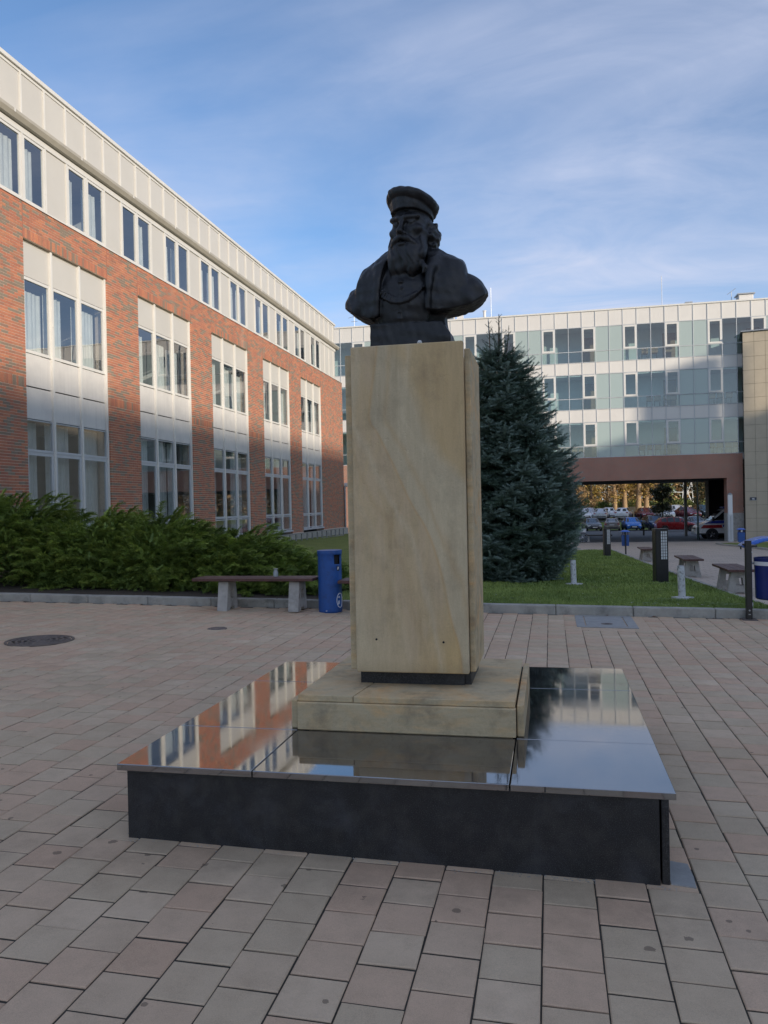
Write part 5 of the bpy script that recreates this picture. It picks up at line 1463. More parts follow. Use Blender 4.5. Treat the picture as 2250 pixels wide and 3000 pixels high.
dc = thing('drain_cap', 'small dark oval drain cap in the paving below the bench', 'drain cover', (-3.97, 8.9, zd + 0.002))
obj('lid', MB().lathe([(0.0, 0.004), (0.075, 0.004), (0.085, -0.01)], 24), 'cast_iron', dc, local=True)
obj('rim', MB().lathe([(0.090, 0.0), (0.095, 0.005), (0.115, 0.004), (0.12, -0.01)], 24), 'cast_iron', dc, local=True)

# ------------------------------------------------------------------ tall lamp pole by the pier
zp_ = float(zg(11.7, 56))
lp = thing('lamp_pole', 'white and grey square lamp pole in front of the dark brick pier', 'lamp', (11.69, 55.95, zp_))
obj('shaft', MB().box(-0.16, -0.13, 0, 0.16, 0.13, 1.80), 'grey_aluminium', lp, local=True, bevel=0.02)
obj('diffuser', MB().box(-0.135, -0.115, 1.80, 0.135, 0.115, 3.12), 'lamp_glass', lp, local=True, bevel=0.02)
obj('cap', MB().lathe([(0.16, 3.12), (0.15, 3.16), (0.07, 3.24), (0.0, 3.26)], 16), 'galvanised', lp, local=True, smooth=True)
obj('seam', MB().box(-0.02, -0.1335, 0.1, 0.02, -0.1305, 1.7), 'galvanised', lp, local=True)
# slim dark street mast inside the passage
ms = thing('street_mast', 'slim dark green mast standing in the drive-through opening', 'mast', (10.36, 60, float(zg(10.36, 60))))
obj('mast', MB().tube([(0, 0, 0), (0, 0, 4.25)], 0.06, 10), 'paint_green', ms, local=True, smooth=True)
obj('collar', MB().tube([(0, 0, 0), (0, 0, 0.9)], 0.085, 10), 'paint_green', ms, local=True, smooth=True)
# low black barrier rails along the road
def barrier(x0, x1, y, label):
    z0 = float(zg((x0 + x1) / 2, y))
    t = thing('barrier_rail', label, 'barrier', ((x0 + x1) / 2, y, z0), group='low rails along the road')
    obj('rail', MB().box(x0, y - 0.05, z0 + 0.40, x1, y + 0.05, z0 + 0.50), 'black_paint', t)
    for x in (x0 + 0.25, x1 - 0.25): obj('post', MB().box(x - 0.07, y - 0.06, z0 - 0.05, x + 0.07, y + 0.06, z0 + 0.40), 'black_paint' if x0 > 5 else 'concrete', t)
barrier(2.4, 4.3, 58.5, 'low dark rail beside the bicycle')
barrier(7.7, 9.9, 72.0, 'low black rail in front of the blue car')
# bicycle leaning by the column
def bicycle():
    z0 = float(zg(1.7, 57.4))
    t = thing('bicycle', 'bicycle with a white rear basket by the drive-through column', 'bicycle', (1.72, 57.0, z0))
    for x in (-0.52, 0.52):
        w = obj('wheel', MB().tube([(x + 0.33 * math.cos(a), 0, 0.34 + 0.33 * math.sin(a)) for a in np.linspace(0, 2 * math.pi, 29)], 0.022, 6, caps=False), 'rubber', t, local=True, smooth=True)
        obj('rim', MB().tube([(x + 0.30 * math.cos(a), 0, 0.34 + 0.30 * math.sin(a)) for a in np.linspace(0, 2 * math.pi, 25)], 0.012, 5, caps=False), 'rim_alloy', w, local=True)
        sp_m = MB()
        for a in np.linspace(0, math.pi, 7)[:-1]: sp_m.tube([(x - 0.3 * math.cos(a), 0, 0.34 - 0.3 * math.sin(a)), (x + 0.3 * math.cos(a), 0, 0.34 + 0.3 * math.sin(a))], 0.004, 4)
        obj('spoke', sp_m, 'rim_alloy', w, local=True)
    P = lambda *q: [tuple(p) for p in q]
    fr = MB()
    for a, b in (((-0.06, 0, 0.30), (-0.20, 0, 0.82)), ((-0.06, 0, 0.30), (0.36, 0, 0.78)), ((-0.18, 0, 0.74), (0.36, 0, 0.84)), ((-0.06, 0, 0.30), (0.52 - 1.04, 0, 0.34)), ((-0.18, 0, 0.74), (-0.52, 0, 0.34)), ((0.35, 0, 0.9), (0.52, 0, 0.34))): fr.tube([a, b], 0.018, 6)
    obj('frame', fr, 'paint_silver', t, local=True, smooth=True)
    obj('handlebar', MB().tube([(0.22, -0.26, 1.02), (0.33, -0.15, 1.03), (0.35, 0, 1.0), (0.33, 0.15, 1.03), (0.22, 0.26, 1.02)], 0.014, 6), 'black_paint', t, local=True, smooth=True)
    obj('stem', MB().tube([(0.355, 0, 0.86), (0.35, 0, 1.0)], 0.015, 6), 'black_paint', t, local=True)
    obj('saddle', MB().prism([(-0.32, 0.86), (-0.05, 0.89), (-0.04, 0.93), (-0.33, 0.94)], 'y', -0.07, 0.07), 'black_paint', t, local=True, bevel=0.02)
    obj('seat_post', MB().tube([(-0.20, 0, 0.80), (-0.215, 0, 0.9)], 0.014, 6), 'rim_alloy', t, local=True)
    obj('basket', MB().box(-0.72, -0.14, 0.74, -0.40, 0.14, 0.98), 'plastic_white', t, local=True, bevel=0.01)
    obj('crank', MB().tube([(-0.06, -0.08, 0.15), (-0.06, -0.06, 0.30), (-0.06, 0.06, 0.30), (-0.06, 0.08, 0.45)], 0.012, 5), 'black_paint', t, local=True)
    t.rotation_euler = (0, 0, math.radians(170))
bicycle()

# ------------------------------------------------------------------ cars
def loft_car(spec):
    """stations: (x, half width, sill z, belt z, top z, half width of top); rows sill/flank/belt/top-edge/crown"""
    st = spec['st']; rows = []
    for (x, w, zs, zb, zt, wt) in st:
        half = [(w * 0.90, zs), (w, zs + 0.18), (w * 1.0, (zs + zb) / 2 + 0.06), (w * 0.975, zb), (wt, zt - 0.015), (wt * 0.55, zt + 0.012), (0.0, zt + 0.018)]
        ring = [(x, -a, b) for a, b in half] + [(x, a, b) for a, b in half[-2::-1]]
        rows.append(ring)
    return rows
CARS = {
    'hatch': dict(st=[(0.0, 0.62, 0.28, 0.56, 0.60, 0.50), (0.10, 0.78, 0.22, 0.66, 0.72, 0.62), (0.55, 0.86, 0.19, 0.80, 0.88, 0.72), (1.10, 0.88, 0.19, 0.90, 0.99, 0.76),
                      (1.75, 0.88, 0.19, 0.94, 1.42, 0.60), (2.35, 0.88, 0.19, 0.95, 1.49, 0.61), (3.05, 0.88, 0.19, 0.96, 1.46, 0.59), (3.62, 0.87, 0.19, 0.98, 1.38, 0.56),
                      (3.98, 0.84, 0.22, 0.97, 1.03, 0.68), (4.06, 0.78, 0.28, 0.72, 0.78, 0.62)], win=(3, 7, 8), wh=(0.78, 3.28), r=0.31),
    'sedan': dict(st=[(0.0, 0.64, 0.28, 0.54, 0.58, 0.50), (0.12, 0.80, 0.22, 0.64, 0.70, 0.62), (0.65, 0.87, 0.19, 0.78, 0.86, 0.72), (1.30, 0.89, 0.19, 0.88, 0.96, 0.76),
                      (1.98, 0.89, 0.19, 0.92, 1.38, 0.58), (2.55, 0.89, 0.19, 0.93, 1.44, 0.60), (3.05, 0.89, 0.19, 0.93, 1.41, 0.58), (3.25, 0.89, 0.19, 0.93, 1.36, 0.56),
                      (3.82, 0.88, 0.19, 0.92, 1.03, 0.70), (4.42, 0.84, 0.22, 0.88, 0.98, 0.68), (4.50, 0.76, 0.30, 0.66, 0.72, 0.60)], win=(3, 7, 8), wh=(0.82, 3.55), r=0.31),
    'suv': dict(st=[(0.0, 0.70, 0.34, 0.70, 0.76, 0.56), (0.12, 0.84, 0.27, 0.82, 0.90, 0.68), (0.60, 0.91, 0.24, 0.94, 1.02, 0.76), (1.20, 0.92, 0.24, 1.02, 1.10, 0.80),
                    (1.80, 0.92, 0.24, 1.06, 1.56, 0.66), (2.45, 0.92, 0.24, 1.07, 1.65, 0.67), (3.30, 0.92, 0.24, 1.08, 1.63, 0.66), (4.00, 0.91, 0.24, 1.10, 1.55, 0.64),
                    (4.30, 0.88, 0.27, 1.08, 1.14, 0.72), (4.38, 0.82, 0.34, 0.80, 0.86, 0.66)], win=(3, 7, 8), wh=(0.85, 3.50), r=0.36),
}
def build_car(kind, paint, label, x, y, rz, name='parked_car'):
    sp_ = CARS[kind]; rows = loft_car(sp_); L = sp_['st'][-1][0]
    t = thing(name, label, 'car', (x, y, float(zg(x, y)) + 0.01), rz, group='cars in the car park')
    mb = MB(); n = len(rows[0])
    vs = [(p[0] - L / 2, p[1], p[2]) for r in rows for p in r]
    fs = []
    for i in range(len(rows) - 1):
        for k in range(n - 1): fs.append((i * n + k, i * n + k + 1, (i + 1) * n + k + 1, (i + 1) * n + k))
        fs.append((i * n + n - 1, i * n, (i + 1) * n, (i + 1) * n + n - 1))
    fs.append(tuple(range(n - 1, -1, -1))); fs.append(tuple((len(rows) - 1) * n + k for k in range(n)))
    mb.add(vs, fs); obj('body', mb, paint, t, local=True, smooth=38)
    V = [Vector(v) for v in vs]
    def pane(name_, ids, shrink, out):
        c = sum((V[i] for i in ids), Vector()) / len(ids)
        pts = [c + (V[i] - c) * shrink for i in ids]
        nrm = (V[ids[1]] - V[ids[0]]).cross(V[ids[-1]] - V[ids[0]]).normalized()
        if nrm.dot(c - Vector((0, 0, 0.7))) < 0: nrm = -nrm; pts = pts[::-1]
        obj(name_, MB().add([p + nrm * out for p in pts], [tuple(range(len(pts)))]), 'car_glass', t, local=True)
    a, b, c = sp_['win']
    for (i, nm) in ((a, 'windscreen'), (b, 'rear_window')):
        ids = [i * n + 4, (i + 1) * n + 4, (i + 1) * n + n - 5, i * n + n - 5]
        pane(nm, ids, 0.90, 0.022)
    for side in (0, 1):
        for i in range(a + 1, b):
            k3, k4 = (3, 4) if side == 0 else (n - 4, n - 5)
            pane('side_window', [i * n + k3, (i + 1) * n + k3, (i + 1) * n + k4, i * n + k4], 0.88, 0.006)
        k3, k4 = (3, 4) if side == 0 else (n - 4, n - 5)
        pane('side_window', [a * n + k3, (a + 1) * n + k3, (a + 1) * n + k4], 0.62, 0.006)
    for wx in sp_['wh']:
        for s_ in (-1, 1):
            yw = s_ * (sp_['st'][3][1] - 0.085); r = sp_['r']
            w = obj('wheel', MB().lathe([(r * 0.62, -0.10), (r * 0.96, -0.10), (r, -0.06), (r, 0.06), (r * 0.96, 0.10), (r * 0.62, 0.10)], 22, (wx - L / 2, yw, r), 'y'), 'rubber', t, local=True, smooth=40)
            obj('rim', MB().lathe([(0.0, -0.085), (r * 0.2, -0.09), (r * 0.6, -0.075), (r * 0.64, -0.10)] if s_ < 0 else [(r * 0.64, 0.10), (r * 0.6, 0.075), (r * 0.2, 0.09), (0.0, 0.085)], 14, (wx - L / 2, yw, r), 'y'), 'rim_alloy', w, local=True, smooth=30)
            obj('wheel_arch', MB().tube([(wx - L / 2 + (r + 0.05) * math.cos(q), s_ * (sp_['st'][3][1] - 0.002), r + (r + 0.05) * math.sin(q)) for q in np.linspace(-0.2, math.pi + 0.2, 12)], 0.028, 6), 'car_trim', t, local=True)
    f0, f1 = sp_['st'][1], sp_['st'][0]; r1 = sp_['st'][-2]
    zb = f0[3]
    for s_ in (-1, 1):
        obj('headlight', MB().box(-L / 2 + 0.03, s_ * 0.46, zb - 0.13, -L / 2 + 0.20, s_ * 0.76, zb + 0.01), 'headlamp', t, local=True, bevel=0.03)
        obj('tail_light', MB().box(L / 2 - 0.16, s_ * 0.56, r1[3] - 0.22, L / 2 - 0.02, s_ * 0.80, r1[3] - 0.03), 'tail_lamp', t, local=True, bevel=0.02)
        obj('mirror', MB().box(-L / 2 + sp_['st'][4][0] - 0.45, s_ * 0.90, sp_['st'][4][3] + 0.02, -L / 2 + sp_['st'][4][0] - 0.30, s_ * 1.04, sp_['st'][4][3] + 0.16), paint, t, local=True, bevel=0.03)
    obj('grille', MB().box(-L / 2 - 0.008, -0.42, zb - 0.26, -L / 2 + 0.10, 0.42, zb - 0.10), 'car_trim', t, local=True, bevel=0.01)
    obj('lower_grille', MB().box(-L / 2 - 0.004, -0.55, 0.26, -L / 2 + 0.10, 0.55, 0.38), 'car_trim', t, local=True, bevel=0.01)
    obj('number_plate', MB().box(-L / 2 - 0.02, -0.26, 0.40, -L / 2 + 0.03, 0.26, 0.50), 'plate_white', t, local=True)
    obj('number_plate', MB().box(L / 2 - 0.10, -0.26, 0.66, L / 2 + 0.012, 0.26, 0.76), 'plate_white', t, local=True)
    obj('bumper_strip', MB().box(L / 2 - 0.08, -0.74, 0.34, L / 2 + 0.015, 0.74, 0.44), 'car_trim', t, local=True, bevel=0.01)
    return t
FRONT, REAR, TO_RIGHT, TO_LEFT = math.pi / 2, -math.pi / 2, math.pi, 0.0
R_ = math.radians
for (kind, paint, lab, x, y, rz) in (
    ('hatch', 'paint_black', 'black hatchback seen side-on behind the bicycle', 0.15, 82, TO_RIGHT),
    ('hatch', 'paint_grey', 'dark grey hatchback facing the road left of the beige saloon', 4.7, 95, FRONT + R_(8)),
    ('sedan', 'paint_taupe', 'beige grey saloon with its tail to the road', 7.0, 95.3, REAR - R_(4)),
    ('hatch', 'paint_blue', 'bright blue car facing the road', 9.15, 95, FRONT + R_(4)),
    ('suv', 'paint_navy', 'dark navy car facing the road beside the red hatchback', 11.6, 95, FRONT + R_(10)),
    ('hatch', 'paint_red', 'red hatchback seen side-on pointing at the ambulance', 12.7, 86, TO_RIGHT + R_(3)),
    ('sedan', 'paint_silver', 'silver car half hidden behind the red hatchback', 14.4, 97, FRONT + R_(25)),
    ('hatch', 'paint_grey', 'dark car just left of the ambulance bonnet', 16.2, 96, FRONT + R_(14)),
    ('hatch', 'paint_white', 'white car in the upper row nearest the spruce', 4.0, 106, FRONT + R_(16)),
    ('hatch', 'paint_silver', 'pale blue grey car behind the first white car', 5.3, 111, FRONT + R_(15)),
    ('sedan', 'paint_silver', 'silver saloon with its tail out in the upper row', 6.5, 106, REAR - R_(8)),
    ('hatch', 'paint_white', 'white car behind the silver saloon', 7.7, 111, REAR),
    ('hatch', 'paint_white', 'white hatchback with its tail out above the blue car', 9.3, 106, REAR - R_(14)),
    ('sedan', 'paint_wine', 'dark pink red car facing out in the upper row', 11.9, 106, FRONT + R_(8)),
    ('suv', 'paint_green', 'dark off-roader behind the small leafy tree', 13.9, 111, REAR),
    ('hatch', 'paint_white', 'white car partly screened by the small leafy tree', 14.2, 105, FRONT + R_(6)),
    ('suv', 'paint_silver', 'silver car behind the red car with pale bonnet', 16.4, 111, FRONT + R_(12)),
    ('sedan', 'paint_wine', 'red car with sky-lit bonnet in the upper row', 17.0, 106, FRONT + R_(20)),
    ('suv', 'paint_green', 'dark green car in the upper row beside the passage column', 19.3, 108, FRONT + R_(12))):
    build_car(kind, paint, lab, x, y, rz)

# ------------------------------------------------------------------ ambulance
def ambulance():
    x, y = 13.15, 62.3; z0 = float(zg(x, y))
    t = thing('ambulance', 'white ambulance van with red and blue stripes nosing out behind the lamp pole', 'ambulance', (x, y, z0))
    L, W = 5.4, 0.98
    prof = [(0.0, 0.36), (0.0, 0.66), (0.06, 0.86), (0.22, 1.02), (0.95, 1.30), (1.85, 2.12), (2.05, 2.22), (2.5, 2.28), (5.3, 2.28), (5.4, 2.15), (5.4, 0.36)]
    mb = MB(); vs = []; n = len(prof)
    for (s_, k) in ((-1, 1.0), (1, 1.0)):
        for (px, pz) in prof:
            w = W * (1.0 if pz < 1.25 else 1.0 - 0.11 * (pz - 1.25)) * (0.93 if px < 0.05 else 1.0)
            vs.append((px - L / 2, s_ * w, pz))
    fs = [tuple(range(n)), tuple(range(2 * n - 1, n - 1, -1))] + [(i, n + i, n + (i + 1) % n, (i + 1) % n) for i in range(n)]
    mb.add(vs, fs); obj('body', mb, 'paint_white', t, local=True, bevel=0.05, seg=3, smooth=30)
    def side(name, poly, mat, out=0.008, th=0.004, inc=True):
        for s_ in (-1, 1):
            v = []
            for (px, pz) in poly:
                w = W * (1.0 if pz < 1.25 else 1.0 - 0.11 * (pz - 1.25)); v.append((px - L / 2, s_ * (w + out), pz))
            f = tuple(range(len(v)))
            obj(name, MB().add(v, [f if s_ < 0 else f[::-1]]), mat, t, local=True)
    side('red_stripe', [(0.30, 0.80), (5.35, 0.88), (5.35, 1.07), (0.52, 1.04)], 'ambulance_red')
    side('blue_stripe', [(0.55, 1.14), (5.35, 1.20), (5.35, 1.38), (1.15, 1.36)], 'ambulance_blue')
    side('door_window', [(1.20, 1.38), (2.28, 1.40), (2.22, 2.00), (1.92, 2.00)], 'car_glass', 0.014)
    side('side_window', [(2.55, 1.40), (3.60, 1.40), (3.60, 1.96), (2.55, 1.96)], 'car_glass', 0.014)
    side('roof_stripe', [(2.5, 2.03), (5.3, 2.03), (5.3, 2.10), (2.5, 2.10)], 'ambulance_red', 0.010)
    side('door_seam', [(2.38, 0.45), (2.395, 0.45), (2.395, 2.0), (2.38, 2.0)], 'car_trim', 0.010)
    side('sill', [(0.2, 0.34), (5.3, 0.34), (5.3, 0.44), (0.2, 0.44)], 'car_trim', 0.009)
    # emblem: white disc with a six-armed blue star
    for s_ in (-1,):
        yy = s_ * (W + 0.016)
        disc = [(1.95 - L / 2 + 0.17 * math.cos(a), yy, 0.97 + 0.17 * math.sin(a)) for a in np.linspace(0, 2 * math.pi, 25)[:-1]]
        obj('emblem_disc', MB().add(disc, [tuple(range(24))]), 'paint_white', t, local=True)
        star = MB()
        for q in range(3):
            a = math.radians(30 + 60 * q); c, s2 = math.cos(a), math.sin(a)
            P = [(0.13, 0.035), (-0.13, 0.035), (-0.13, -0.035), (0.13, -0.035)]
            star.add([(1.95 - L / 2 + u * c - v * s2, yy + s_ * (0.003 + 0.001 * q), 0.97 + u * s2 + v * c) for u, v in P], [(0, 1, 2, 3)])
        obj('emblem_star', star, 'ambulance_blue', t, local=True)
    wsx = [(1.02, 1.33), (1.80, 2.05)]
    obj('windscreen', MB().add([(1.0 - L / 2 - 0.02, -0.82, 1.36), (1.80 - L / 2 - 0.02, -0.76, 2.07), (1.80 - L / 2 - 0.02, 0.76, 2.07), (1.0 - L / 2 - 0.02, 0.82, 1.36)], [(0, 3, 2, 1)]), 'car_glass', t, local=True)
    for wx in (1.10, 4.45):
        for s_ in (-1, 1):
            obj('wheel_arch', MB().lathe([(0.0, -0.012), (0.44, -0.012), (0.44, 0.012), (0.0, 0.012)], 26, (wx - L / 2, s_ * (W + 0.002), 0.36), 'y'), 'car_trim', t, local=True)
            w = obj('wheel', MB().lathe([(0.20, -0.11), (0.335, -0.11), (0.345, -0.07), (0.345, 0.07), (0.335, 0.11), (0.20, 0.11)], 26, (wx - L / 2, s_ * (W - 0.07), 0.345), 'y'), 'rubber', t, local=True, smooth=40)
            yy = s_ * (W + 0.046)
            rim = MB()
            for q in range(5):
                a = math.radians(72 * q + 20)
                rim.tube([(wx - L / 2 + 0.03 * math.cos(a), yy, 0.345 + 0.03 * math.sin(a)), (wx - L / 2 + 0.20 * math.cos(a + 0.15), yy, 0.345 + 0.20 * math.sin(a + 0.15))], 0.022, 6)
                rim.tube([(wx - L / 2 + 0.03 * math.cos(a), yy, 0.345 + 0.03 * math.sin(a)), (wx - L / 2 + 0.20 * math.cos(a - 0.15), yy, 0.345 + 0.20 * math.sin(a - 0.15))], 0.016, 6)
            obj('rim', rim, 'rim_alloy', w, local=True)
    for s_ in (-1, 1):
        obj('headlight', MB().prism([(0.10 - L / 2, 0.80), (0.36 - L / 2, 0.84), (0.46 - L / 2, 1.08), (0.30 - L / 2, 1.02)], 'y', s_ * 0.62, s_ * (W + 0.01)), 'headlamp', t, local=True, bevel=0.01)
        obj('mirror', MB().box(1.10 - L / 2, s_ * (W + 0.02), 1.32, 1.24 - L / 2, s_ * (W + 0.24), 1.62), 'car_trim', t, local=True, bevel=0.03)
    obj('grille', MB().box(-L / 2 - 0.012, -0.5, 0.72, -L / 2 + 0.05, 0.5, 0.84), 'car_trim', t, local=True)
    obj('bumper', MB().box(-L / 2 - 0.03, -0.93, 0.34, -L / 2 + 0.3, 0.93, 0.60), 'paint_white', t, local=True, bevel=0.05)
    obj('light_bar', MB().box(1.95 - L / 2, -0.62, 2.25, 2.30 - L / 2, 0.62, 2.36), 'ambulance_blue', t, local=True, bevel=0.03)
ambulance()

# ------------------------------------------------------------------ foliage tools
def rot_from(d, roll=None):
    """rotation matrices whose x axis follows d (n,3)"""
    d = d / np.linalg.norm(d, axis=1, keepdims=True)
    up_ = np.tile(np.array([[0, 0, 1.0]]), (len(d), 1)); par = np.abs(d[:, 2]) > 0.97; up_[par] = (1, 0, 0)
    s_ = np.cross(up_, d); s_ /= np.linalg.norm(s_, axis=1, keepdims=True); u = np.cross(d, s_)
    if roll is not None:
        c, sn = np.cos(roll)[:, None], np.sin(roll)[:, None]; s_, u = s_ * c + u * sn, u * c - s_ * sn
    return np.stack([d, s_, u], axis=2)
def scatter(tv, tf, pos, R, sc, attrs_inst=None, attrs_t=None):
    n, m_ = len(pos), len(tv)
    V = np.einsum('nij,mj->nmi', R, tv) * sc[:, None, None] + pos[:, None, :]
    F = tf[None] + (np.arange(n) * m_)[:, None, None]
    return V.reshape(-1, 3), F.reshape(-1, tf.shape[1])
def spray_template(nl, ang, llen, lw, rng, droop=0.0, flat=0.35):
    vs, fs, tips = [], [], []
    def leaf(p, d, side, L, w):
        b = len(vs); vs.extend([p - side * w, p + side * w, p + d * L]); fs.append((b, b + 1, b + 2))
    for i in range(nl):
        t = (i + 0.5) / nl; p = np.array([t, 0, -droop * t * t])
        for s_ in (-1, 1):
            a = ang * (1 - 0.45 * t) * rng.uniform(0.8, 1.2)
            d = np.array([math.cos(a), s_ * math.sin(a), rng.uniform(-flat, flat)]); d /= np.linalg.norm(d)
            leaf(p, d, np.array([-d[1], d[0], rng.uniform(-0.4, 0.4)]), llen * (1.05 - 0.6 * t) * rng.uniform(0.7, 1.2), lw); tips.append(t)
    leaf(np.array([0.0, 0, 0]), np.array([1.0, 0, -droop]), np.array([0, 1.0, 0]), 1.0, lw * 0.5); tips.append(0.2)
    leaf(np.array([0.9, 0, -droop * 0.8]), np.array([1.0, 0, 0.1]), np.array([0, 1.0, 0.2]), llen * 0.5, lw); tips.append(1.0)
    return np.array(vs), np.array(fs), np.array(tips)

# ------------------------------------------------------------------ spreading junipers along the kerb
rng = np.random.default_rng(5)
jt = [spray_template(8, 0.80, 0.40, 0.050, rng, 0.30, 0.5) for _ in range(4)]
def juniper(label, c, r, n, seed):
    """n arching fronds on a low dome, each a feathery row of sprays, over a looser inner fill"""
    rg = np.random.default_rng(seed)
    zb = float(zlawn(c[0], c[1]))
    t = thing('juniper_shrub', label, 'shrub', (c[0], c[1], zb), group='spreading junipers behind the kerb')
    P, Dv, S, A, B = [], [], [], [], []
    wood = MB()
    for i in range(n):
        a = rg.uniform(0, 2 * math.pi); e = rg.uniform(0.0, 1.0) ** 0.85
        sn = math.sqrt(max(0, 1 - e * e))
        lump = 1 + 0.13 * math.sin(a * 3 + seed) + 0.08 * math.sin(a * 7 + e * 9 + seed)
        d0 = np.array([math.cos(a) * sn, math.sin(a) * sn, e])
        tip = d0 * np.array(r) * lump * rg.uniform(0.80, 1.06)
        L = rg.uniform(0.22, 0.55)
        out = np.array([d0[0] + 0.35, d0[1], 0.10 + 0.45 * e]); out /= np.linalg.norm(out)
        base = tip - out * L
        sag = rg.uniform(0.05, 0.22) * L
        tone = np.clip(rg.normal(0.45, 0.25), 0, 1); yel = np.clip(rg.normal(0.30, 0.30), 0, 0.9)
        m_ = 18
        side = np.cross(out, [0, 0, 1.0]); side /= np.linalg.norm(side)
        for k in range(m_):
            q = (k + rg.random()) / m_
            p = base + out * L * q + np.array([0, 0, sag * (4 * q * (1 - q) - q * q * 0.6)])
            wdt = 0.105 * (1 - q) ** 0.6 + 0.030
            for s_ in (-1, 1):
                dd = out * 0.85 + side * s_ * 0.8 + np.array([0, 0, rg.uniform(-0.25, 0.12)])
                P.append(p); Dv.append(dd + rg.normal(0, 0.12, 3)); S.append(wdt * rg.uniform(0.75, 1.15)); A.append(tone + rg.normal(0, 0.12)); B.append(yel * (0.25 + 0.75 * q))
            if k % 2 == 0:
                P.append(p); Dv.append(out + np.array([0, 0, 0.5]) + rg.normal(0, 0.25, 3)); S.append(wdt * 0.8); A.append(tone); B.append(yel * q)
    nf = n * 5
    th = rg.uniform(0, 2 * math.pi, nf); cz = rg.random(nf); sn = np.sqrt(1 - cz ** 2)
    pos = np.stack([np.cos(th) * sn * r[0], np.sin(th) * sn * r[1], np.maximum(cz, 0.02) * r[2]], 1) * rg.uniform(0.45, 0.86, nf)[:, None]
    P = np.concatenate([np.array(P), pos]); Dv = np.concatenate([np.array(Dv), pos / np.array(r) + rg.normal(0, 0.5, (nf, 3))])
    S = np.concatenate([np.array(S), rg.uniform(0.10, 0.20, nf)]); A = np.clip(np.concatenate([np.array(A), rg.uniform(0, 0.5, nf)]), 0, 1); B = np.concatenate([np.array(B), np.zeros(nf)])  # inner fill kept to darker tones, painting shade into the gaps
    keep = (P[:, 1] + c[1] > 11.06) & (P[:, 2] > -0.05)
    P, Dv, S, A, B = P[keep], Dv[keep], S[keep], A[keep], B[keep]
    Vs, Fs, At, Bt = [], [], [], []; off = 0
    which = rg.integers(0, 4, len(P))
    for w in range(4):
        m_ = which == w; tv, tf, tp = jt[w]
        V, F = scatter(tv, tf, P[m_], rot_from(Dv[m_], rg.normal(0, 0.35, m_.sum())), S[m_])
        Vs.append(V); Fs.append(F + off); off += len(V)
        At.append(np.repeat(A[m_], len(tf))); Bt.append(np.repeat(B[m_], len(tf)) * (0.3 + 0.7 * np.tile(tp, m_.sum())))
    V = np.concatenate(Vs); V[:, 2] = np.maximum(V[:, 2], 0.0); V[:, 1] = np.maximum(V[:, 1], 11.0 - c[1])
    array_mesh('foliage', V, np.concatenate(Fs), 'juniper_leaf', t, {'rnd': np.concatenate(At), 'tip': np.concatenate(Bt)})
    stm = MB()
    for i in range(16):
        a = rg.uniform(0, 2 * math.pi); e = rg.uniform(0.25, 0.9); k = math.sqrt(1 - e * e)
        d0 = Vector((math.cos(a) * r[0] * k, abs(math.sin(a)) * r[1] * k, e * r[2])) * 0.85
        stm.tube([(0, 0, -0.05), (d0.x * 0.45, d0.y * 0.45, d0.z * 0.62), tuple(d0)], [0.035, 0.02, 0.008], 5)
    obj('stem', stm, 'bark_dark', t, local=True)
for i, (lab, c, r, n) in enumerate((
    ('tallest spreading juniper at the left edge against the brick wall', (-9.75, 13.0), (1.70, 1.7, 1.55), 800),
    ('broad juniper under the first window bay', (-7.75, 12.95), (1.50, 1.6, 1.26), 740),
    ('bright green juniper in the middle of the row', (-6.35, 12.75), (1.35, 1.5, 1.20), 680),
    ('low juniper behind the long bench', (-5.05, 12.7), (1.35, 1.45, 0.95), 540),
    ('smallest juniper beside the blue cylindrical bin', (-4.15, 12.65), (1.05, 1.35, 0.60), 330))):
    juniper(lab, c, r, n, 20 + i)

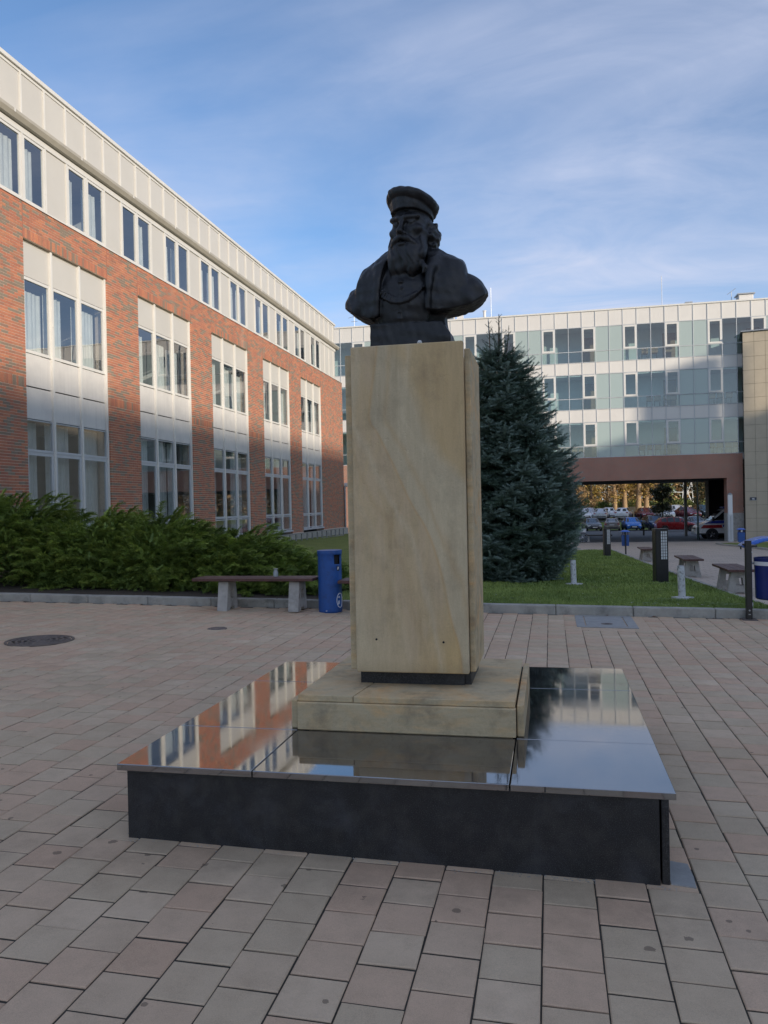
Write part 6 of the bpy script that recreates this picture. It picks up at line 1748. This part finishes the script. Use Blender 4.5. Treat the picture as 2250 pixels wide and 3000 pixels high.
# ------------------------------------------------------------------ blue spruce
def spruce():
    rg = np.random.default_rng(9)
    bx_, by_ = -1.035, 17.6; zb = float(zlawn(bx_, by_)) ; H_ = 5.70 - zb
    t = thing('spruce_tree', 'dense blue spruce with forked top behind the pedestal', 'tree', (bx_, by_, zb))
    tr = MB().tube([(0, 0, -0.1), (0.01, 0, 1.8), (0.0, 0.01, 3.6), (-0.01, 0, 4.9), (0.005, 0, H_)], [0.13, 0.10, 0.06, 0.028, 0.008], 10)
    tr.tube([(0.0, 0, 4.15), (-0.16, -0.05, 4.5), (-0.20, -0.06, 5.05), (-0.215, -0.06, 5.72)], [0.03, 0.022, 0.016, 0.006], 7)
    tr.tube([(0.01, 0, 4.75), (0.16, 0.02, 5.05), (0.22, 0.02, 5.55)], [0.02, 0.014, 0.005], 6)
    tr.tube([(0.0, 0, 4.95), (-0.10, 0.05, 5.2), (-0.16, 0.05, 5.60)], [0.014, 0.010, 0.004], 6)
    obj('trunk', tr, 'bark_dark', t, local=True, smooth=True)
    zk = np.array([0.05, 0.45, 1.05, 2.05, 2.40, 3.00, 3.75, 4.42, 4.90, 5.30, 5.75]); rk = np.array([1.05, 1.45, 1.66, 1.66, 1.52, 1.32, 1.02, 0.70, 0.40, 0.26, 0.10])
    # needle brush template
    vs, fs, tp = [], [], []
    for i in range(9):
        q = (i + 0.4) / 9
        for s_ in range(4):
            a = rg.uniform(0, 2 * math.pi); an = 0.75
            d = np.array([math.cos(an), math.sin(an) * math.cos(a), math.sin(an) * math.sin(a)]); sd = np.array([-d[1], d[0], 0.3])
            p = np.array([q, 0, 0]); b = len(vs)
            vs += [p - sd * 0.030, p + sd * 0.030, p + d * 0.22 * (1.1 - 0.4 * q)]; fs.append((b, b + 1, b + 2)); tp.append(q)
    b = len(vs); vs += [np.array([0, -0.03, 0]), np.array([0, 0.03, 0]), np.array([1.0, 0, 0])]; fs.append((b, b + 1, b + 2)); tp.append(0.3)
    tv, tf, tp = np.array(vs), np.array(fs), np.array(tp)
    P, Dv, S, T = [], [], [], []; wood = MB()
    def brush(p, d, s_, tip): P.append(p); Dv.append(d); S.append(s_); T.append(tip)
    z = 0.12; lev = 0
    while z < 4.95:
        Rz = np.interp(z, zk, rk); nb = 10 if z < 3.6 else 8
        if z > 4.5: nb = 6
        ph = rg.uniform(0, 6)
        for k in range(nb):
            a = ph + 2 * math.pi * (k + rg.uniform(-0.25, 0.25)) / nb
            L = Rz * rg.uniform(0.86, 1.08); f = z / H_
            out = np.array([math.cos(a), math.sin(a), 0.0]); perp = np.array([-out[1], out[0], 0.0])
            rise = 0.55 * max(0, f - 0.55) * 1.6; sag = (0.34 - 0.30 * f)
            def pt(q): return np.array([0, 0, z]) + out * L * q + np.array([0, 0, 1]) * (L * (rise * q - sag * q * (1.15 - 0.75 * q) * 1.2 + 0.10 * q ** 3))
            wood.tube([tuple(pt(q)) for q in (0, 0.5, 1.0)], [0.014, 0.009, 0.003], 4, caps=False)
            nt = max(8, int(L / 0.050))
            silver = rg.random() < 0.62
            for i in range(nt):
                q = 0.16 + 0.84 * (i + rg.random() * 0.6) / nt
                p = pt(min(q, 1.0)); d = pt(min(q + 0.05, 1.05)) - pt(q - 0.02); d /= np.linalg.norm(d)
                wl_ = (0.40 * L * (1 - q) ** 0.8 + 0.14)
                for s_ in (-1, 1):
                    dd = d * 0.75 + perp * s_ * 0.85 + np.array([0, 0, rg.uniform(-0.30, 0.02)]); dd /= np.linalg.norm(dd)
                    m_ = max(1, int(wl_ / 0.12))
                    for j in range(m_):
                        pp = p + dd * (wl_ * j / m_)
                        tip = (0.10 + 0.75 * (j + 1) / m_) * np.clip((q - 0.25) * 1.4, 0, 1) * (rg.uniform(0.35, 1.0) if silver else rg.uniform(0, 0.35))
                        brush(pp, dd + rg.normal(0, 0.15, 3), rg.uniform(0.13, 0.19), tip)
                brush(p, d + np.array([0, 0, 0.25]) + rg.normal(0, 0.15, 3), rg.uniform(0.12, 0.18), (q ** 3) * (0.8 if silver else 0.3))
            brush(pt(0.97), (pt(1.0) - pt(0.9)) / (0.1 * L) + np.array([0, 0, 0.25]), 0.20, 0.7 if silver else 0.3)
        z += 0.145 - 0.02 * (z / H_); lev += 1
    # forked top shoots
    for base, topp, n in (((0, 0, 4.9), (0.005, 0, H_), 26), ((-0.18, -0.055, 4.6), (-0.215, -0.06, 5.70), 40), ((0.1, 0.01, 4.95), (0.22, 0.02, 5.55), 18), ((-0.05, 0.03, 5.1), (-0.16, 0.05, 5.6), 12)):
        base, topp = np.array(base), np.array(topp)
        for i in range(n):
            q = rg.random(); p = base + (topp - base) * q; a = rg.uniform(0, 6.28)
            ln = 0.34 * (1 - q) + 0.03
            dd = np.array([math.cos(a), math.sin(a), 0.55 + 0.5 * q]); dd /= np.linalg.norm(dd)
            for j in range(max(1, int(ln / 0.1))): brush(p + dd * j * 0.1, dd + rg.normal(0, 0.1, 3), rg.uniform(0.09, 0.14) * (1 - 0.4 * q), 0.15)
    P, Dv, S, T = np.array(P), np.array(Dv), np.array(S), np.array(T)
    P[:, 2] = np.maximum(P[:, 2], 0.06)
    V, F = scatter(tv, tf, P, rot_from(Dv, rg.uniform(0, 6.28, len(P))), S * 1.40)
    V[:, 2] = np.maximum(V[:, 2], 0.0)
    rn = np.repeat(rg.random(len(P)), len(tf)); ti = np.repeat(np.clip(T, 0, 1), len(tf)) * (0.45 + 0.55 * np.tile(tp, len(P)))
    array_mesh('crown', V, F, 'spruce_needle', t, {'rnd': rn, 'tip': ti})
    obj('branch', wood, 'bark_dark', t, local=True)
spruce()

# ------------------------------------------------------------------ grass blades, fallen leaves
def grass_patch(name, x0, x1, y0, y1, dens, hmin, hmax, seed, keepfn=None):
    rg = np.random.default_rng(seed); n = int((x1 - x0) * (y1 - y0) * dens)
    x = rg.uniform(x0, x1, n); y = rg.uniform(y0, y1, n)
    clump = np.sin(x * 5 + 2 * np.sin(y * 3.3)) * np.sin(y * 4.1 + x) * 0.5 + 0.5
    m_ = rg.random(n) < 0.35 + 0.65 * clump
    if keepfn is not None: m_ &= keepfn(x, y)
    x, y, clump = x[m_], y[m_], clump[m_]; n = len(x)
    z = zlawn(x, y); hgt = rg.uniform(hmin, hmax, n) * (0.6 + 0.6 * clump); a = rg.uniform(0, 6.28, n); w = 0.0035 + 0.001 * np.minimum(y - 10, 12)
    lx, ly = rg.normal(0, 0.45, n) * hgt, rg.normal(0, 0.45, n) * hgt
    b0 = np.stack([x - np.cos(a) * w, y - np.sin(a) * w, z], 1); b1 = np.stack([x + np.cos(a) * w, y + np.sin(a) * w, z], 1)
    tpz = np.stack([x + lx, y + ly, z + hgt], 1)
    V = np.stack([b0, b1, tpz], 1).reshape(-1, 3); F = np.arange(3 * n).reshape(-1, 3)
    pat = 0.5 + 0.5 * np.sin(x * 1.9 + 1.7 * np.sin(y * 1.1)) * np.sin(y * 1.3 + 0.8 * np.sin(x * 2.3))
    o = array_mesh(name, V, F, 'grass_blade', None, {'rnd': np.clip(0.15 + 0.55 * pat + rg.normal(0, 0.22, n), 0, 1)})
    tag(o, 'short green grass of the lawn', 'grass', kind='stuff')
grass_patch('grass', -2.2, 3.0, 11.02, 15.0, 2600, 0.025, 0.060, 1)
grass_patch('grass', -2.2, 3.0, 15.0, 24.0, 900, 0.030, 0.065, 2)
grass_patch('grass', -1.0, 3.0, 24.0, 42.0, 350, 0.040, 0.080, 6)
grass_patch('grass', -3.35, -2.2, 11.02, 20.0, 900, 0.025, 0.060, 3)
def leaf_litter(name, pts, mat, label, smin_, smax_):
    rg = np.random.default_rng(len(pts)); vs, fs = [], []
    for (x, y, z) in pts:
        a = rg.uniform(0, 6.28); s_ = rg.uniform(smin_, smax_); c, sn = math.cos(a), math.sin(a)
        b = len(vs)
        for (u, v, h_) in ((-1, 0, 0.002), (0, -0.5, 0.25 * rg.random()), (1, 0, 0.1), (0, 0.5, 0.3 * rg.random())): vs.append((x + s_ * (u * c - v * sn), y + s_ * (u * sn + v * c), z + 0.003 + h_ * s_))
        fs += [(b, b + 1, b + 2), (b, b + 2, b + 3)]
    o = array_mesh(name, np.array(vs), np.array(fs), mat, None, {'rnd': rg.random(len(fs))})
    tag(o, label, 'leaves', kind='stuff')
rg = np.random.default_rng(77)
pts = [(x, 10.84 - abs(rg.normal(0, 0.035)), float(plaza_z(x, 10.82))) for x in np.concatenate([rg.uniform(-8.5, -2.2, 46), rg.uniform(0.3, 4.2, 10)])]
leaf_litter('fallen_leaves', pts, 'dry_leaf', 'brown fallen leaves lying along the kerb', 0.015, 0.04)
pts = []
for _ in range(120):
    x, y = rg.uniform(-2.0, 2.9), 11.1 + 10 * rg.random() ** 1.5; pts.append((x, y, float(zlawn(x, y)) + 0.035))
leaf_litter('pale_leaves', pts, 'white_panel', 'small pale leaves and daisies scattered on the lawn', 0.008, 0.020)
# clover-like weeds near the kerb
pts = []
for _ in range(260):
    cx_, cy_ = [(1.35, 11.35), (0.6, 12.6), (2.3, 11.6), (-0.6, 12.0), (1.7, 12.4)][rg.integers(0, 5)]
    x, y = cx_ + rg.normal(0, 0.14), max(11.06, cy_ + rg.normal(0, 0.10)); pts.append((x, y, float(zlawn(x, y)) + rg.uniform(0.01, 0.05)))
leaf_litter('weed_leaves', pts, 'hedge_leaf', 'broad leaved weeds growing in the lawn', 0.018, 0.038)

# ------------------------------------------------------------------ trees and hedge beyond the car park
def broad_tree(label, x, y, h_, tr_r, crown_z0, crown_r, leafmat, n, seed, bark='bark_warm', lean=0.0, fork=True):
    rg = np.random.default_rng(seed); zb = float(zg(x, y))
    t = thing('park_tree', label, 'tree', (x, y, zb), group='trees beyond the car park')
    tr = MB().tube([(0, 0, -0.2), (0.1 * lean, 0, h_ * 0.25), (lean * 0.5, 0.1, h_ * 0.55), (lean, 0, h_ * 0.95)], [tr_r * 1.25, tr_r, tr_r * 0.7, tr_r * 0.15], 10)
    ends = []
    for i in range(9):
        q = rg.uniform(0.28, 0.85); a = rg.uniform(0, 6.28); L = crown_r * rg.uniform(0.6, 1.0)
        p0 = np.array([lean * q, 0, h_ * q]); p2 = p0 + np.array([math.cos(a) * L, math.sin(a) * L, L * rg.uniform(0.1, 0.7)])
        p1 = (p0 + p2) / 2 + np.array([0, 0, 0.15 * L]); tr.tube([tuple(p0), tuple(p1), tuple(p2)], [tr_r * 0.42, tr_r * 0.25, tr_r * 0.08], 6); ends += [p1, p2]
    obj('trunk', tr, bark, t, local=True, smooth=True)
    k = 34
    cl = [np.array([rg.normal(0, 0.42) * crown_r + lean, rg.normal(0, 0.42) * crown_r, crown_z0 + (h_ * 1.05 - crown_z0) * rg.random()]) for _ in range(k)] + ends
    ci = rg.integers(0, len(cl), n); pos = np.array(cl)[ci] + rg.normal(0, crown_r * 0.14, (n, 3))
    pos = pos[pos[:, 2] > crown_z0 * 0.7]; n = len(pos)
    tv = np.array([(-0.5, -0.25, 0), (0.0, -0.35, 0.1), (0.5, 0, 0), (0.0, 0.35, 0.1)]); tf = np.array([(0, 1, 2), (0, 2, 3)])
    V, F = scatter(tv, tf, pos, rot_from(rg.normal(0, 1, (n, 3))), rg.uniform(0.12, 0.30, n))
    array_mesh('crown', V, F, leafmat, t, {'rnd': np.repeat(rg.random(n), 2)})
for i, a in enumerate((
    ('copper brown tree at the left side of the opening', 3.4, 114, 8.5, 0.22, 1.2, 2.4, 'copper_leaf', 5200, 'bark_dark', 0.3),
    ('sunlit tree trunk left of the yellow tree', 9.0, 116, 10, 0.30, 2.6, 2.6, 'copper_leaf', 3600, 'bark_warm', -0.3),
    ('yellow leaved tree with ivy-clad trunk', 10.4, 117, 10, 0.34, 2.0, 2.3, 'autumn_leaf', 3800, 'bark_warm', 0.0),
    ('pair-forming trunk with golden leaves in the middle of the opening', 12.2, 116.5, 11, 0.36, 2.6, 2.6, 'autumn_leaf', 3600, 'bark_warm', 0.5),
    ('slanting brown trunk right of the golden tree', 13.3, 117, 11, 0.34, 2.6, 2.4, 'copper_leaf', 3600, 'bark_warm', 0.9),
    ('small dark leafy tree in front of the upper car row', 13.35, 100.5, 5.6, 0.10, 1.0, 1.35, 'dark_leaf', 5200, 'bark_dark', 0.0),
    ('dark tree beside the passage column', 20.0, 116, 8, 0.2, 0.8, 2.0, 'dark_leaf', 4600, 'bark_dark', 0.0),
    ('green and gold tree behind the passage', 17.2, 124, 9, 0.24, 1.6, 2.6, 'olive_leaf', 4200, 'bark_dark', 0.0),
    ('olive tree far left beyond the car park', -3.0, 120, 9, 0.24, 1.2, 3.0, 'olive_leaf', 4600, 'bark_dark', 0.0),
    ('golden tree in the left part of the opening', 6.2, 126, 10, 0.26, 1.4, 2.8, 'autumn_leaf', 4600, 'bark_dark', 0.0))):
    broad_tree(a[0], a[1], a[2], a[3], a[4], a[5], a[6], a[7], a[8], 40 + i, a[9], a[10])
def leaf_wall(name, label, x0, x1, y0, y1, z0, z1, mat, n, seed, smin_, smax_, cat, kind=None):
    rg = np.random.default_rng(seed)
    x = rg.uniform(x0, x1, n); y = rg.uniform(y0, y1, n)
    topz = z1 * (0.82 + 0.12 * np.sin(x * 0.9 + seed) + 0.08 * np.sin(x * 2.7))
    z = zg(x, y) + z0 + (topz - z0) * rg.random(n) ** 0.8
    pos = np.stack([x, y, z], 1)
    tv = np.array([(-0.5, -0.25, 0), (0.0, -0.35, 0.1), (0.5, 0, 0), (0.0, 0.35, 0.1)]); tf = np.array([(0, 1, 2), (0, 2, 3)])
    V, F = scatter(tv, tf, pos, rot_from(rg.normal(0, 1, (n, 3))), rg.uniform(smin_, smax_, n))
    c = V.mean(0); c[2] = V[:, 2].min()
    o = array_mesh(name, V - c, F, mat, None, {'rnd': np.repeat(rg.random(n), 2)}); o.location = c
    tag(o, label, cat, kind=kind)
leaf_wall('hedge', 'clipped dark hedge behind the upper car row on the left', 0, 10.5, 119, 121.5, 0, 2.5, 'hedge_leaf', 9000, 3, 0.14, 0.30, 'hedge')
leaf_wall('hedge', 'hedge with sunlight put into its green and yellow leaf colour behind the upper car row on the right', 10.6, 26, 120, 122.5, 0.4, 2.5, 'olive_leaf', 11000, 4, 0.14, 0.30, 'hedge')  # paler leaf material paints sunlight onto this half of the hedge
leaf_wall('autumn_wood', 'autumn wood closing the view beyond the car park', -25, 60, 136, 150, -0.5, 17, 'copper_leaf', 30000, 5, 0.5, 1.1, 'wood', 'stuff')
leaf_wall('green_wood', 'greenish trees mixed into the far wood', -25, 60, 140, 156, -0.5, 15, 'olive_leaf', 18000, 6, 0.5, 1.1, 'wood', 'stuff')
gw = thing('garden_wall', 'pale low wall behind the parked cars', 'wall', (16, 118.6, float(zg(16, 118.6))))
for i in range(10):
    x0 = 9.5 + i * 1.7; obj('wall_panel', MB().box(x0 + 0.02, 118.5, -0.9, x0 + 1.68, 118.65, 0.62 + 0.03 * (i % 3)), 'pale_wall', gw)
lm = thing('lattice_mast', 'pale lattice mast rising behind the hedge', 'mast', (21.0, 130, float(zg(21, 130))))
lmb = [((-0.9, 0, 0), (-0.35, 0, 9)), ((0.9, 0, 0), (0.35, 0, 9)), ((-0.85, 0, 1.0), (0.6, 0, 4.8)), ((0.85, 0, 1.0), (-0.6, 0, 4.8)), ((-3.4, 0, 3.3), (0.7, 0, 3.2))]
for a, b in lmb: obj('strut', MB().tube([a, b], 0.07, 6), 'plastic_white', lm, local=True)
